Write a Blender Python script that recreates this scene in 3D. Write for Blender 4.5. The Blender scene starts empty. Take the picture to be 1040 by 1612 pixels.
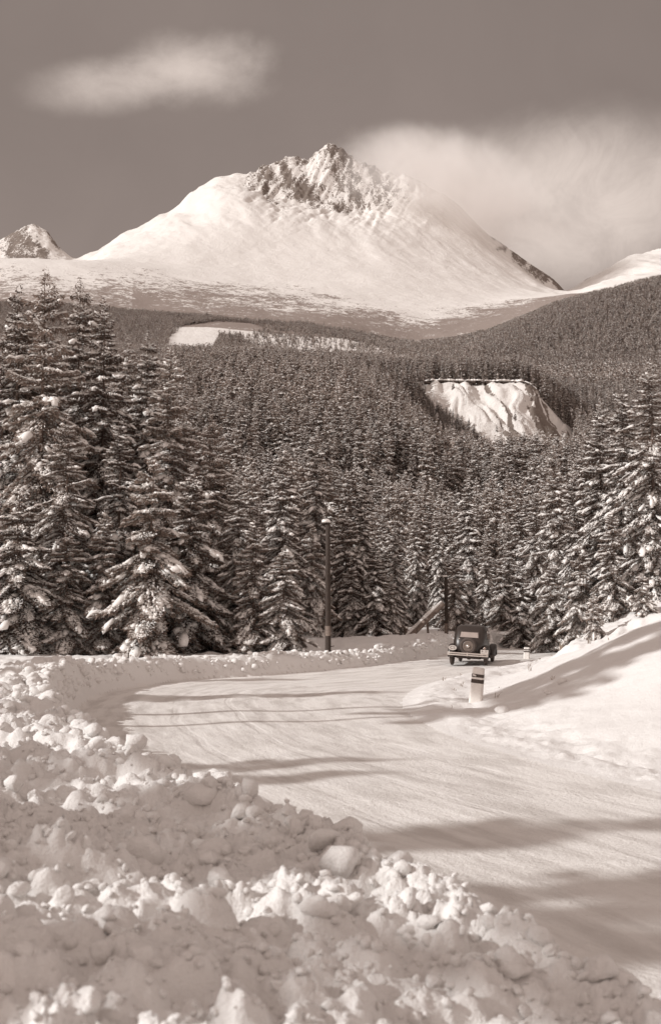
import bpy, bmesh, math, random
import numpy as np
from mathutils import Vector, Matrix
R = math.radians
random.seed(4); rng = np.random.default_rng(4)
S = bpy.context.scene; C = S.collection

# ------------------------------------------------------------------ camera, sky, sun, exposure
F = 1760.0; PX0, PY0 = 520.0, 806.0          # focal length and centre in photograph pixels (1040 x 1612)
PITCH = math.atan((947 - 806) / F); CZ = 2.5
cp, sp = math.cos(PITCH), math.sin(PITCH)
cam_d = bpy.data.cameras.new("camera"); cam = bpy.data.objects.new("camera", cam_d); C.objects.link(cam)
cam_d.sensor_fit = 'VERTICAL'; cam_d.sensor_height = 120.0; cam_d.lens = 120.0 * F / 1612
cam_d.clip_start = 0.05; cam_d.clip_end = 30000
cam_d.dof.use_dof = True; cam_d.dof.focus_distance = 38; cam_d.dof.aperture_fstop = 9.5
cam.location = (0, 0, CZ); cam.rotation_euler = (math.pi / 2 + PITCH, 0, 0)
S.camera = cam
S.cycles.volume_bounces = 8; S.cycles.max_bounces = 16
S.view_settings.view_transform = 'Standard'; S.view_settings.look = 'None'
S.view_settings.gamma = 1; S.view_settings.exposure = -0.04

SUN_EL = R(31); SHADOW_AZ = R(17)             # shadows run to the right and this much away from the camera
sd = Vector((math.cos(SHADOW_AZ) * math.cos(SUN_EL), math.sin(SHADOW_AZ) * math.cos(SUN_EL), -math.sin(SUN_EL)))
sun_d = bpy.data.lights.new("sun", 'SUN'); sun_d.energy = 3.6; sun_d.angle = R(0.7); sun_d.color = (1, 0.99, 0.975)
sun = bpy.data.objects.new("sun", sun_d); C.objects.link(sun)
sun.rotation_euler = sd.to_track_quat('-Z', 'Y').to_euler(); sun.location = (-60, -20, 60)

def tans(px, py):                              # tangents (x/y, z/y) of the world ray through a photograph point
    X = (np.asarray(px, float) - PX0) / F; Y = (PY0 - np.asarray(py, float)) / F
    yy = cp - sp * Y
    return X / yy, (sp + cp * Y) / yy
def at(px, py, D):
    a, b = tans(px, py); return Vector((float(a) * D, D, CZ + float(b) * D))
def proj(x, y, z):
    z = z - CZ; f = cp * y + sp * z; u = -sp * y + cp * z
    return PX0 + F * x / f, PY0 - F * u / f

class NT:                                      # small node helper
    def __init__(s, tree): s.t = tree; s.n = tree.nodes; s.l = tree.links
    def new(s, typ, **kw):
        n = s.n.new(typ)
        for k, v in kw.items(): setattr(n, k, v)
        return n
    def set(s, inp, v):
        if isinstance(v, bpy.types.NodeSocket): s.l.new(v, inp)
        elif isinstance(v, (tuple, list)) and inp.type == 'RGBA' and len(v) == 3: inp.default_value = (*v, 1)
        else: inp.default_value = v
    def math(s, op, a, b=0.0, c=None, clamp=False):
        n = s.new('ShaderNodeMath', operation=op, use_clamp=clamp); s.set(n.inputs[0], a); s.set(n.inputs[1], b)
        if c is not None: s.set(n.inputs[2], c)
        return n.outputs[0]
    def mix(s, f, a, b):
        n = s.new('ShaderNodeMix', data_type='RGBA'); s.set(n.inputs[0], f); s.set(n.inputs[6], a); s.set(n.inputs[7], b)
        return n.outputs[2]
    def smooth(s, v, a, b, lo=0.0, hi=1.0):
        n = s.new('ShaderNodeMapRange', interpolation_type='SMOOTHSTEP'); s.set(n.inputs[0], v)
        n.inputs[1].default_value = a; n.inputs[2].default_value = b; n.inputs[3].default_value = lo; n.inputs[4].default_value = hi
        return n.outputs[0]
    def noise(s, vec, scale, detail=4, rough=.55, dist=0.0):
        n = s.new('ShaderNodeTexNoise'); s.l.new(vec, n.inputs['Vector']); n.inputs['Scale'].default_value = scale
        n.inputs['Detail'].default_value = detail; n.inputs['Roughness'].default_value = rough; n.inputs['Distortion'].default_value = dist
        return n.outputs['Fac']

W = bpy.data.worlds.new("World"); S.world = W; W.use_nodes = True
w = NT(W.node_tree); w.n.clear()
sky = w.new('ShaderNodeTexSky', sky_type='NISHITA', sun_disc=False)
sky.sun_elevation = SUN_EL; sky.sun_rotation = math.atan2(-sd.x, -sd.y); sky.altitude = 1000; sky.dust_density = 1.0
bw = w.new('ShaderNodeRGBToBW'); w.l.new(sky.outputs[0], bw.inputs[0])
tc = w.new('ShaderNodeTexCoord'); sx = w.new('ShaderNodeSeparateXYZ'); w.l.new(tc.outputs['Generated'], sx.inputs[0])
yy = w.math('MAXIMUM', sx.outputs[1], 0.02)
ta = w.math('DIVIDE', sx.outputs[0], yy); tb = w.math('DIVIDE', sx.outputs[2], yy)
nz1 = w.noise(tc.outputs['Generated'], 6, 8, .62, .4); nz2 = w.noise(tc.outputs['Generated'], 3.2, 3, .5)
def cloud(px, py, rx, ry, tilt=0.0, amt=.55, soft=1.0, core=.1):
    a, b = tans(px, py); rx, ry = rx / F, ry / F
    dx = w.math('SUBTRACT', ta, float(a)); dy = w.math('SUBTRACT', tb, float(b))
    dy = w.math('ADD', dy, w.math('MULTIPLY', dx, tilt))
    q = w.math('ADD', w.math('POWER', w.math('ABSOLUTE', w.math('DIVIDE', dx, rx)), 2.0), w.math('POWER', w.math('ABSOLUTE', w.math('DIVIDE', dy, ry)), 2.0))
    q = w.math('SQRT', q)
    q = w.math('ADD', q, w.math('MULTIPLY', w.math('SUBTRACT', nz1, .5), 1.3 * amt * 2))
    front = w.math('GREATER_THAN', sx.outputs[1], 0.05)
    return w.math('MULTIPLY', w.smooth(q, core, 1.25 * soft, 1.0, 0.0), front)
c1 = w.math('MULTIPLY', cloud(300, 112, 120, 72, -.03, .6), .85)
c1b = w.math('MULTIPLY', cloud(180, 135, 140, 48, -.05, .6), .6)
c2 = w.math('MULTIPLY', cloud(860, 330, 230, 125, 0, .45, 1.1, .2), .9)
c3 = w.math('MULTIPLY', cloud(690, 290, 165, 80, .22, .5, 1.0, .35), .9)
c4 = w.math('MULTIPLY', cloud(1010, 280, 210, 125, 0, .45), .6)
def union(a, b): return w.math('SUBTRACT', 1.0, w.math('MULTIPLY', w.math('SUBTRACT', 1.0, a), w.math('SUBTRACT', 1.0, b)))
nz4 = w.noise(tc.outputs['Generated'], 19, 9, .68, .7)
cm = union(union(c1, c1b), union(union(c2, c3), c4))
cm = w.math('MULTIPLY', cm, w.smooth(nz4, .3, .65, .72, 1.0))
# clear sky: brightness of the Nishita sky, toned like the sepia print
lum = w.math('MULTIPLY', bw.outputs[0], 0.32)
lum = w.math('ADD', w.math('MULTIPLY', lum, .45), w.math('ADD', 1.76, w.math('MULTIPLY', w.math('SUBTRACT', nz2, .5), .7)))
lum = w.math('MULTIPLY', lum, w.smooth(tb, .1, .46, 1.10, .90))
lum = w.math('MULTIPLY', lum, w.smooth(w.math('ADD', sx.outputs[1], w.math('MULTIPLY', sx.outputs[2], -.25)), .72, -.25, 1.0, 2.3))  # added fill: sky made brighter overhead and behind the camera
nz3 = w.noise(tc.outputs['Generated'], 11, 7, .6, .5)
lum = w.math('MULTIPLY', lum, w.math('ADD', .93, w.math('MULTIPLY', nz3, .14)))
vm = w.new('ShaderNodeVectorMath', operation='SCALE'); vm.inputs[0].default_value = (1.23, 1.0, .90); w.l.new(lum, vm.inputs['Scale'])
col = w.mix(cm, vm.outputs[0], (6.7, 5.75, 5.2))
bg = w.new('ShaderNodeBackground'); w.l.new(col, bg.inputs[0]); bg.inputs[1].default_value = 0.12
wo = w.new('ShaderNodeOutputWorld'); w.l.new(bg.outputs[0], wo.inputs[0])

# ------------------------------------------------------------------ helpers
def tag(o, label=None, cat=None, group=None, kind=None):
    if label: o['label'] = label
    if cat: o['category'] = cat
    if group: o['group'] = group
    if kind: o['kind'] = kind
    return o
def mesh_np(name, v, f, mat, smooth=True, attrs=None):
    """v (n,3); f (m,3|4) int"""
    me = bpy.data.meshes.new(name); v = np.asarray(v, np.float32); f = np.asarray(f, np.int32)
    me.vertices.add(len(v)); me.vertices.foreach_set('co', v.ravel())
    k = f.shape[1]; me.loops.add(f.size); me.loops.foreach_set('vertex_index', f.ravel())
    me.polygons.add(len(f)); me.polygons.foreach_set('loop_start', np.arange(len(f), dtype=np.int32) * k)
    me.polygons.foreach_set('loop_total', np.full(len(f), k, np.int32))
    me.update(calc_edges=True); me.validate()
    me.polygons.foreach_set('use_smooth', np.full(len(me.polygons), smooth))
    for m in (mat if isinstance(mat, list) else [mat]): me.materials.append(m)
    if attrs:
        for an, av in attrs.items():
            if av.ndim == 1:
                a = me.attributes.new(an, 'FLOAT', 'POINT'); a.data.foreach_set('value', av.astype(np.float32))
            else:
                a = me.attributes.new(an, 'FLOAT_VECTOR', 'POINT'); a.data.foreach_set('vector', av.astype(np.float32).ravel())
    return me
def obj(name, me, parent=None):
    o = bpy.data.objects.new(name, me); C.objects.link(o)
    if parent: o.parent = parent
    return o
def empty(name, loc, rz=0):
    o = bpy.data.objects.new(name, None); C.objects.link(o); o.location = loc; o.rotation_euler = (0, 0, rz); o.empty_display_size = .3
    return o

def _hash(ix, iy, seed):
    h = (ix * 374761393 + iy * 668265263 + seed * 1274126177) & 0xffffffff
    h = ((h ^ (h >> 13)) * 1274126177) & 0xffffffff
    return ((h ^ (h >> 16)) & 0xffff) / 65535.0
def vnoise(x, y, seed=0):
    x = np.asarray(x, float); y = np.asarray(y, float)
    ix = np.floor(x).astype(np.int64); iy = np.floor(y).astype(np.int64); fx = x - ix; fy = y - iy
    fx = fx * fx * fx * (fx * (fx * 6 - 15) + 10); fy = fy * fy * fy * (fy * (fy * 6 - 15) + 10)
    a = _hash(ix, iy, seed); b = _hash(ix + 1, iy, seed); c = _hash(ix, iy + 1, seed); d = _hash(ix + 1, iy + 1, seed)
    return (a + (b - a) * fx + (c - a) * fy + (a - b - c + d) * fx * fy) * 2 - 1
def fbm(x, y, oct=5, seed=0, gain=.5, ridged=False):
    t = 0; a = 1; n = 0
    for i in range(oct):
        k = vnoise(x * 1.0, y * 1.0, seed + i * 17)
        if ridged: k = 1 - 2 * np.abs(k)
        t = t + a * k; n += a; a *= gain
        x, y = (x * 1.62 - y * 1.17) + 5.3, (x * 1.17 + y * 1.62) - 2.1
    return t / n
def sstep(a, b, x): t = np.clip((x - a) / (b - a), 0, 1); return t * t * (3 - 2 * t)

# ------------------------------------------------------------------ materials (sepia toned, as the print is)
def mat_base(name):
    m = bpy.data.materials.new(name); m.use_nodes = True; t = NT(m.node_tree); t.n.clear()
    b = t.new('ShaderNodeBsdfPrincipled'); o = t.new('ShaderNodeOutputMaterial'); t.l.new(b.outputs[0], o.inputs[0])
    return m, t, b
def mat_simple(name, col, rough=.7, metal=0.0, var=.12, scale=20, bump=.0, spec=.4):
    m, t, b = mat_base(name); tcn = t.new('ShaderNodeTexCoord')
    n = t.noise(tcn.outputs['Object'], scale, 4)
    d = tuple(c * (1 - var) for c in col); u = tuple(min(1, c * (1 + var)) for c in col)
    t.l.new(t.mix(t.smooth(n, .3, .7), d, u), b.inputs['Base Color'])
    b.inputs['Roughness'].default_value = rough; b.inputs['Metallic'].default_value = metal
    b.inputs['Specular IOR Level'].default_value = spec
    if bump:
        bp = t.new('ShaderNodeBump'); t.l.new(n, bp.inputs['Height']); bp.inputs['Strength'].default_value = bump
        bp.inputs['Distance'].default_value = .02; t.l.new(bp.outputs[0], b.inputs['Normal'])
    return m
SNOW = (.83, .81, .79); SNOW_D = (.76, .735, .715)
def mat_snow(name, fine=18, bump=.35, dist=.03):
    m, t, b = mat_base(name); g = t.new('ShaderNodeNewGeometry')
    n = t.noise(g.outputs['Position'], fine, 6, .65); n2 = t.noise(g.outputs['Position'], fine * 4, 3, .6)
    t.l.new(t.mix(n, SNOW_D, SNOW), b.inputs['Base Color'])
    b.inputs['Roughness'].default_value = .75; b.inputs['Specular IOR Level'].default_value = .2
    h = t.math('ADD', n, t.math('MULTIPLY', n2, .35))
    bp = t.new('ShaderNodeBump'); t.l.new(h, bp.inputs['Height']); bp.inputs['Strength'].default_value = bump
    bp.inputs['Distance'].default_value = dist; t.l.new(bp.outputs[0], b.inputs['Normal'])
    return m
M_snow = mat_snow('snow', 9, .5, .05)
M_clod = mat_snow('snow_clods', 15, .6, .04)
M_tsnow = mat_simple('branch_snow', (.84, .81, .78), .8, var=.05, scale=6)
def mat_road():
    m, t, b = mat_base('packed_snow'); a = t.new('ShaderNodeAttribute', attribute_name='ruv')
    g = t.new('ShaderNodeNewGeometry')
    mp = t.new('ShaderNodeMapping'); t.l.new(a.outputs['Vector'], mp.inputs[0]); mp.inputs['Scale'].default_value = (2.4, .5, 1)
    mp2 = t.new('ShaderNodeMapping'); t.l.new(a.outputs['Vector'], mp2.inputs[0]); mp2.inputs['Scale'].default_value = (9, 2.2, 1)
    s1 = t.noise(mp.outputs[0], 1, 4, .6); s2 = t.noise(mp2.outputs[0], 1, 3, .6)
    n = t.noise(g.outputs['Position'], 16, 5, .7); n3 = t.noise(g.outputs['Position'], .6, 4, .6)
    wv = t.new('ShaderNodeTexWave', wave_type='BANDS', bands_direction='X'); t.l.new(a.outputs['Vector'], wv.inputs[0])
    wv.inputs['Scale'].default_value = .24; wv.inputs['Distortion'].default_value = 1.2; wv.inputs['Detail'].default_value = 2; wv.inputs['Detail Scale'].default_value = .4
    sv = t.new('ShaderNodeSeparateXYZ'); t.l.new(a.outputs['Vector'], sv.inputs[0])
    mw = t.new('ShaderNodeMapping'); t.l.new(a.outputs['Vector'], mw.inputs[0]); mw.inputs['Scale'].default_value = (.25, .12, 1)
    vv = t.math('ADD', sv.outputs[0], t.math('MULTIPLY', t.noise(mw.outputs[0], 1, 3, .5), .9)); rut = None
    for c0, wd_ in ((1.55, .14), (2.9, .14), (2.2, .09), (4.05, .13), (5.35, .13), (3.5, .08)):
        p_ = t.smooth(t.math('ABSOLUTE', t.math('SUBTRACT', vv, c0 + .45)), wd_ * .5, wd_ * 1.5, 1.0, 0.0); rut = p_ if rut is None else t.math('MAXIMUM', rut, p_)
    rut = t.math('MULTIPLY', rut, t.smooth(n3, .35, .6, .25, 1.0))
    c = t.mix(t.smooth(s1, .4, .65), (.80, .77, .74), (.62, .585, .555))
    c = t.mix(t.smooth(n3, .4, .75, 0, .55), c, (.82, .795, .77))
    c = t.mix(t.math('MULTIPLY', rut, .16), c, (.60, .565, .54))
    speck = t.math('MULTIPLY', t.smooth(t.noise(g.outputs['Position'], 34, 2, .5), .68, .74), t.smooth(n3, .35, .6))
    c = t.mix(t.math('MULTIPLY', speck, .45), c, (.38, .32, .28))
    t.l.new(c, b.inputs['Base Color']); b.inputs['Roughness'].default_value = .62; b.inputs['Specular IOR Level'].default_value = .25
    h = t.math('ADD', t.math('MULTIPLY', s1, .9), t.math('ADD', t.math('MULTIPLY', s2, .25), t.math('ADD', t.math('MULTIPLY', n, .9), t.math('MULTIPLY', rut, -.45))))
    bp = t.new('ShaderNodeBump'); t.l.new(h, bp.inputs['Height']); bp.inputs['Strength'].default_value = .75; bp.inputs['Distance'].default_value = .045
    t.l.new(bp.outputs[0], b.inputs['Normal']); return m
M_road = mat_road()
def mat_far():
    m, t, b = mat_base('mountain_snow_rock'); g = t.new('ShaderNodeNewGeometry')
    ar = t.new('ShaderNodeAttribute', attribute_name='rock'); asb = t.new('ShaderNodeAttribute', attribute_name='scrub')
    n = t.noise(g.outputs['Position'], .02, 8, .68, .4); n2 = t.noise(g.outputs['Position'], .13, 5, .7)
    mp = t.new('ShaderNodeMapping'); t.l.new(g.outputs['Position'], mp.inputs[0]); mp.inputs['Scale'].default_value = (.05, .02, .016)
    n3 = t.noise(mp.outputs[0], 1, 6, .7, .6)
    snow = t.mix(t.noise(g.outputs['Position'], .006, 5, .6), (.68, .65, .62), (.81, .78, .75))
    rv = t.math('ADD', ar.outputs['Fac'], t.math('MULTIPLY', t.math('SUBTRACT', n2, .5), 1.7))
    rv = t.math('ADD', rv, t.math('MULTIPLY', t.math('SUBTRACT', n3, .5), 1.5))
    rockf = t.smooth(rv, .50, .60)
    rockc = t.mix(n, (.12, .095, .08), (.30, .255, .225))
    c = t.mix(rockf, snow, rockc)
    sv = t.math('ADD', asb.outputs['Fac'], t.math('MULTIPLY', t.math('SUBTRACT', n2, .5), 1.6))
    mp4 = t.new('ShaderNodeMapping'); t.l.new(g.outputs['Position'], mp4.inputs[0]); mp4.inputs['Scale'].default_value = (.03, .02, .05)
    sv = t.math('ADD', sv, t.math('MULTIPLY', t.math('SUBTRACT', t.noise(mp4.outputs[0], 1, 7, .75, .5), .5), 2.2))
    c = t.mix(t.smooth(sv, .48, .62, 0, .9), c, (.24, .19, .165))
    t.l.new(c, b.inputs['Base Color']); b.inputs['Roughness'].default_value = .85; b.inputs['Specular IOR Level'].default_value = .1
    bp = t.new('ShaderNodeBump'); t.l.new(t.math('ADD', n2, t.math('MULTIPLY', n, 2.0)), bp.inputs['Height']); bp.inputs['Strength'].default_value = .5; bp.inputs['Distance'].default_value = 5
    t.l.new(bp.outputs[0], b.inputs['Normal']); return m
M_far = mat_far()
def mat_leaf(name, lo, hi):
    m, t, b = mat_base(name); g = t.new('ShaderNodeNewGeometry'); oi = t.new('ShaderNodeObjectInfo')
    n = t.noise(g.outputs['Position'], 1.3, 4, .6)
    f = t.math('ADD', t.math('MULTIPLY', n, .55), t.math('MULTIPLY', oi.outputs['Random'], .45))
    t.l.new(t.mix(t.smooth(f, .3, .7), lo, hi), b.inputs['Base Color']); b.inputs['Roughness'].default_value = .8
    b.inputs['Specular IOR Level'].default_value = .15
    return m
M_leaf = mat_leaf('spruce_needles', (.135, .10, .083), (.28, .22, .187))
M_leaf_haze = mat_leaf('spruce_needles_haze_tint', (.19, .148, .126), (.36, .295, .258))  # distance haze put into the colour: paler than the near needles
M_bark = mat_simple('bark', (.13, .095, .078), .9, var=.4, scale=14, bump=.6)
M_pole = mat_simple('weathered_pole_wood', (.05, .036, .029), .85, var=.3, scale=22, bump=.4)
M_wood = mat_simple('bare_log_wood', (.20, .155, .13), .8, var=.35, scale=9, bump=.4)
M_white = mat_simple('white_paint', (.80, .76, .72), .6, var=.06, scale=12)
M_plate = mat_simple('enamel_plate', (.55, .50, .46), .5, var=.12, scale=12)
M_black = mat_simple('black_paint', (.07, .052, .044), .6, var=.2, scale=20)
M_car = mat_simple('dark_car_paint', (.03, .021, .017), .38, var=.12, scale=6, spec=.6)
M_tyre = mat_simple('tyre_rubber', (.075, .058, .05), .85, var=.25, scale=25, bump=.2)
M_rim = mat_simple('painted_rim', (.16, .125, .105), .4, var=.1)
M_chrome = mat_simple('chrome', (.78, .72, .67), .22, .9, var=.03)
M_glass = mat_simple('window_glass', (.36, .30, .27), .08, var=.1, scale=3, spec=.8)
M_lamp = mat_simple('lamp_lens', (.30, .20, .16), .25, var=.1)
M_grass = mat_simple('dry_grass_blades', (.30, .24, .19), .8, var=.3, scale=8)
M_rockd = mat_simple('undercut_earth', (.12, .092, .078), .9, var=.4, scale=.3, bump=.3)

# ------------------------------------------------------------------ ground shape
LE = np.array([(3.6, 2.2), (2.7, 3.7), (2.0, 5.1), (1.25, 6.6), (.62, 8.1), (.1, 9.4), (-.6, 10.6), (-1.55, 12.4), (-2.9, 15.3), (-4.2, 18.6),
               (-5.2, 22.5), (-5.9, 26.5), (-6.2, 29.5), (-6.0, 32.3), (-4.6, 36.0), (-1.6, 38.6), (1.0, 41.8), (3.0, 45.5), (5.3, 50.5), (8.5, 57.5), (13, 67), (22, 84)])
RE = np.array([(8.6, 5), (6.5, 9.5), (4.6, 14), (3.2, 17.5), (2.2, 20.8), (1.75, 24.5), (1.7, 28), (2.2, 31.5), (3.3, 35.5), (5.0, 39.5), (7.0, 43.5), (9.0, 48), (11.7, 54), (15.5, 62), (20.5, 73), (27, 84)])
def dense(P, n=400):
    s = np.r_[0, np.cumsum(np.hypot(*np.diff(P, axis=0).T))]; u = np.linspace(0, s[-1], n)
    Q = np.c_[np.interp(u, s, P[:, 0]), np.interp(u, s, P[:, 1])]
    k = np.hanning(21); k /= k.sum()
    Qp = np.pad(Q, ((10, 10), (0, 0)), 'reflect', reflect_type='odd')
    return np.c_[np.convolve(Qp[:, 0], k, 'valid'), np.convolve(Qp[:, 1], k, 'valid')], u
LEd, LEu = dense(LE); REd, REu = dense(RE)
def sdist(x, y, P, U):
    """signed distance to polyline (positive on the right of travel), arclength"""
    x = np.asarray(x, float).ravel(); y = np.asarray(y, float).ravel(); out = np.empty(len(x)); au = np.empty(len(x))
    d = np.gradient(P, axis=0); d /= np.linalg.norm(d, axis=1)[:, None]
    for i in range(0, len(x), 20000):
        a = slice(i, i + 20000); dx = x[a, None] - P[None, :, 0]; dy = y[a, None] - P[None, :, 1]
        k = np.argmin(dx * dx + dy * dy, axis=1); r = np.arange(len(k))
        ex, ey = dx[r, k], dy[r, k]; tx, ty = d[k, 0], d[k, 1]
        al = ex * tx + ey * ty; cr = ex * ty - ey * tx
        inner = (np.abs(al) < .6) | ((k > 0) & (k < len(P) - 1))
        dist = np.hypot(ex, ey); out[a] = np.where(inner, np.sign(cr) * np.maximum(np.abs(cr), 0 * dist), np.sign(cr) * dist); au[a] = U[k] + al
        big = np.abs(al) > .3; out[a] = np.where(big, np.sign(cr) * dist, out[a])
    return out, au

# clod raster (2.5 cm cells) over the ploughed bank
RX0, RX1, RY0, RY1, RS = -11.0, 5.0, 1.0, 52.0, .025
nx, ny = int((RX1 - RX0) / RS), int((RY1 - RY0) / RS)
clod = np.full((ny, nx), -.02, np.float32)
def bank_weight(x, y, s):
    """how cloddy the snow is, s = metres left of the road edge"""
    near = sstep(24, 15, y)
    return np.where(s > -.15, sstep(-.15, .25, s) * (near + (1 - near) * sstep(2.6, 1.2, s)), 0)
N = 42000
lx = rng.uniform(RX0, RX1, N); ly = RY0 + (RY1 - RY0) * rng.random(N) ** 1.35
ls, _ = sdist(lx, ly, LEd, LEu); ls = -ls
wt = bank_weight(lx, ly, ls); inview = np.abs(lx / ly) < .38
keep = (rng.random(N) < wt) & inview & (ls > -.1)
# a few clods strewn on the road edge
keep |= (rng.random(N) < .012) & (ls > -.9) & (ls <= 0) & inview
lx, ly, ls = lx[keep], ly[keep], ls[keep]
rad = .045 + .15 * rng.random(len(lx)) ** 2.6 + .20 * (rng.random(len(lx)) < .06) * rng.random(len(lx))
patch = vnoise(lx * .9, ly * .9, 7); rad *= np.where(patch > 0, 1.25, .75)
for a, b, r, s in zip(lx, ly, rad, ls):
    if s < 0: r = min(r, .07)
    r = min(r, float(np.interp(b, [3, 7, 14, 24, 30], [.13, .24, .24, .12, .09])))
    ci, cj = (a - RX0) / RS, (b - RY0) / RS; k = int(r / RS) + 2
    i0, i1, j0, j1 = max(int(ci) - k, 0), min(int(ci) + k + 1, nx), max(int(cj) - k, 0), min(int(cj) + k + 1, ny)
    if i1 <= i0 or j1 <= j0: continue
    X, Y = np.meshgrid((np.arange(i0, i1) - ci) * RS, (np.arange(j0, j1) - cj) * RS)
    e = random.uniform(.65, 1.4); th = random.random() * 3; U = (X * math.cos(th) + Y * math.sin(th)) * e; V = (-X * math.sin(th) + Y * math.cos(th))
    q = 1 - (np.abs(U / r) ** 2.4 + np.abs(V / r) ** 2.4)
    h = np.where(q > 0, r * (.95 * np.sqrt(np.maximum(q, 0)) - .25) * (.7 + .5 * random.random()) + (U * random.uniform(-.4, .4)) + V * random.uniform(-.4, .4), -1)
    sub = clod[j0:j1, i0:i1]; np.maximum(sub, h, out=sub)
for _ in range(1):
    q_ = np.pad(clod, 1, 'edge'); clod = (q_[:-2, 1:-1] + q_[2:, 1:-1] + q_[1:-1, :-2] + q_[1:-1, 2:] + 2 * clod) / 6
clod = np.clip(clod, -.03, .5)
def clod_at(x, y):
    fx = np.clip((x - RX0) / RS, 0, nx - 1.01); fy = np.clip((y - RY0) / RS, 0, ny - 1.01)
    i = fx.astype(int); j = fy.astype(int); u = fx - i; v = fy - j
    h = clod[j, i] * (1 - u) * (1 - v) + clod[j, i + 1] * u * (1 - v) + clod[j + 1, i] * (1 - u) * v + clod[j + 1, i + 1] * u * v
    ins = (x > RX0) & (x < RX1) & (y > RY0) & (y < RY1)
    return np.where(ins, h, -.02)

def near_z(x, y, detail=True):
    sh = np.shape(x); x = np.ravel(x).astype(float); y = np.ravel(y).astype(float)
    sl, al = sdist(x, y, LEd, LEu); sr, ar_ = sdist(x, y, REd, REu)
    s = -sl                                       # >0 : left of the road
    road = .10 * sstep(35, 48, y) + .012 * fbm(x * .8, y * .8, 3, 3) + .02 * np.sin(sl * 2.1 + .6 * np.sin(al * .1)) * sstep(0, 1, sl)
    # left bank
    hb = np.interp(y, [2, 6, 9, 14, 20, 26, 33, 38, 45, 60], [.38, .64, .74, .80, .90, .95, .72, .58, .50, .6])
    hb = hb * (1 + .16 * fbm(al * .45, s * .2, 3, 5)) + .04
    prof = sstep(-.1, .55, s)
    wide = np.interp(y, [2, 8, 16, 24, 34, 60], [.42, .30, .12, -.05, -.28, -.1])
    left = hb * prof + wide * sstep(.8, 3.5, s) + .20 * fbm(x * .8, y * .8, 4, 9) * sstep(.1, 1.2, s)
    left += .5 * np.exp(-(((x - 3.6) / 2.6) ** 2 + ((y - 52.5) / 2.6) ** 2)) + .55 * np.exp(-(((x + .3) / 3.2) ** 2 + ((y - 49) / 3) ** 2)) * sstep(1, 3, s)
    left += .5 * np.exp(-(((x - 7.3) / 1.6) ** 2 + ((y - 59.5) / 2) ** 2))
    # gentle roughness of the whole left wood floor
    left += .02 * sstep(3, 30, s) * (s - 3)
    # right slope
    d = np.maximum(sr, 0)
    hump = 1.25 * sstep(.5, 3.6, d) * sstep(38, 46, y) * sstep(75, 62, y)
    d1 = np.maximum(np.sqrt(np.maximum(d - 1.5, 0) ** 2 + .16) - .4, 0)
    right = .03 * np.minimum(d, 1.5) + (.33 * np.minimum(d1, 5) + .14 * np.maximum(d1 - 5, 0)) * sstep(12, 27, y) + .05 * d1 * (1 - sstep(12, 27, y))
    right += hump + .36 * fbm(x * .9, y * .9, 5, 27, .6) * sstep(.5, 2, d) * sstep(33, 40, y)
    right += .10 * np.exp(-((d - .7) / .5) ** 2) * sstep(19, 24, y) * sstep(60, 45, y)
    right += .35 * np.exp(-(((x - 9.0) / 2.6) ** 2 + ((y - 29) / 5.5) ** 2))
    right += .10 * fbm(x * .35, y * .35, 4, 21) * sstep(.5, 3, d)
    if detail: right += .10 * fbm(x * 2.2, y * 2.2, 5, 25, .6) * sstep(.0, .8, d) * (.3 + .7 * np.maximum(sstep(2.8, 1.2, d), sstep(32, 37, y)))
    right = np.where(d > 14, right - .10 * (d - 14), right)
    z = np.where(s > -.1, np.maximum(left, road), np.where(sr > 0, right + road, road))
    if detail:
        c = clod_at(x, y); c = c + .42 * np.abs(c) * fbm(x * 15, y * 15, 4, 31, .6) + .045 * fbm(x * 4.5, y * 4.5, 5, 33, .6)
        z = z + np.where(s > -.1, (c * 1.05) * np.maximum(sstep(-.1, .15, s), .0), np.maximum(c, 0) * 1.0)
    return z.reshape(sh), s.reshape(sh), sr.reshape(sh), al.reshape(sh)

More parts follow.
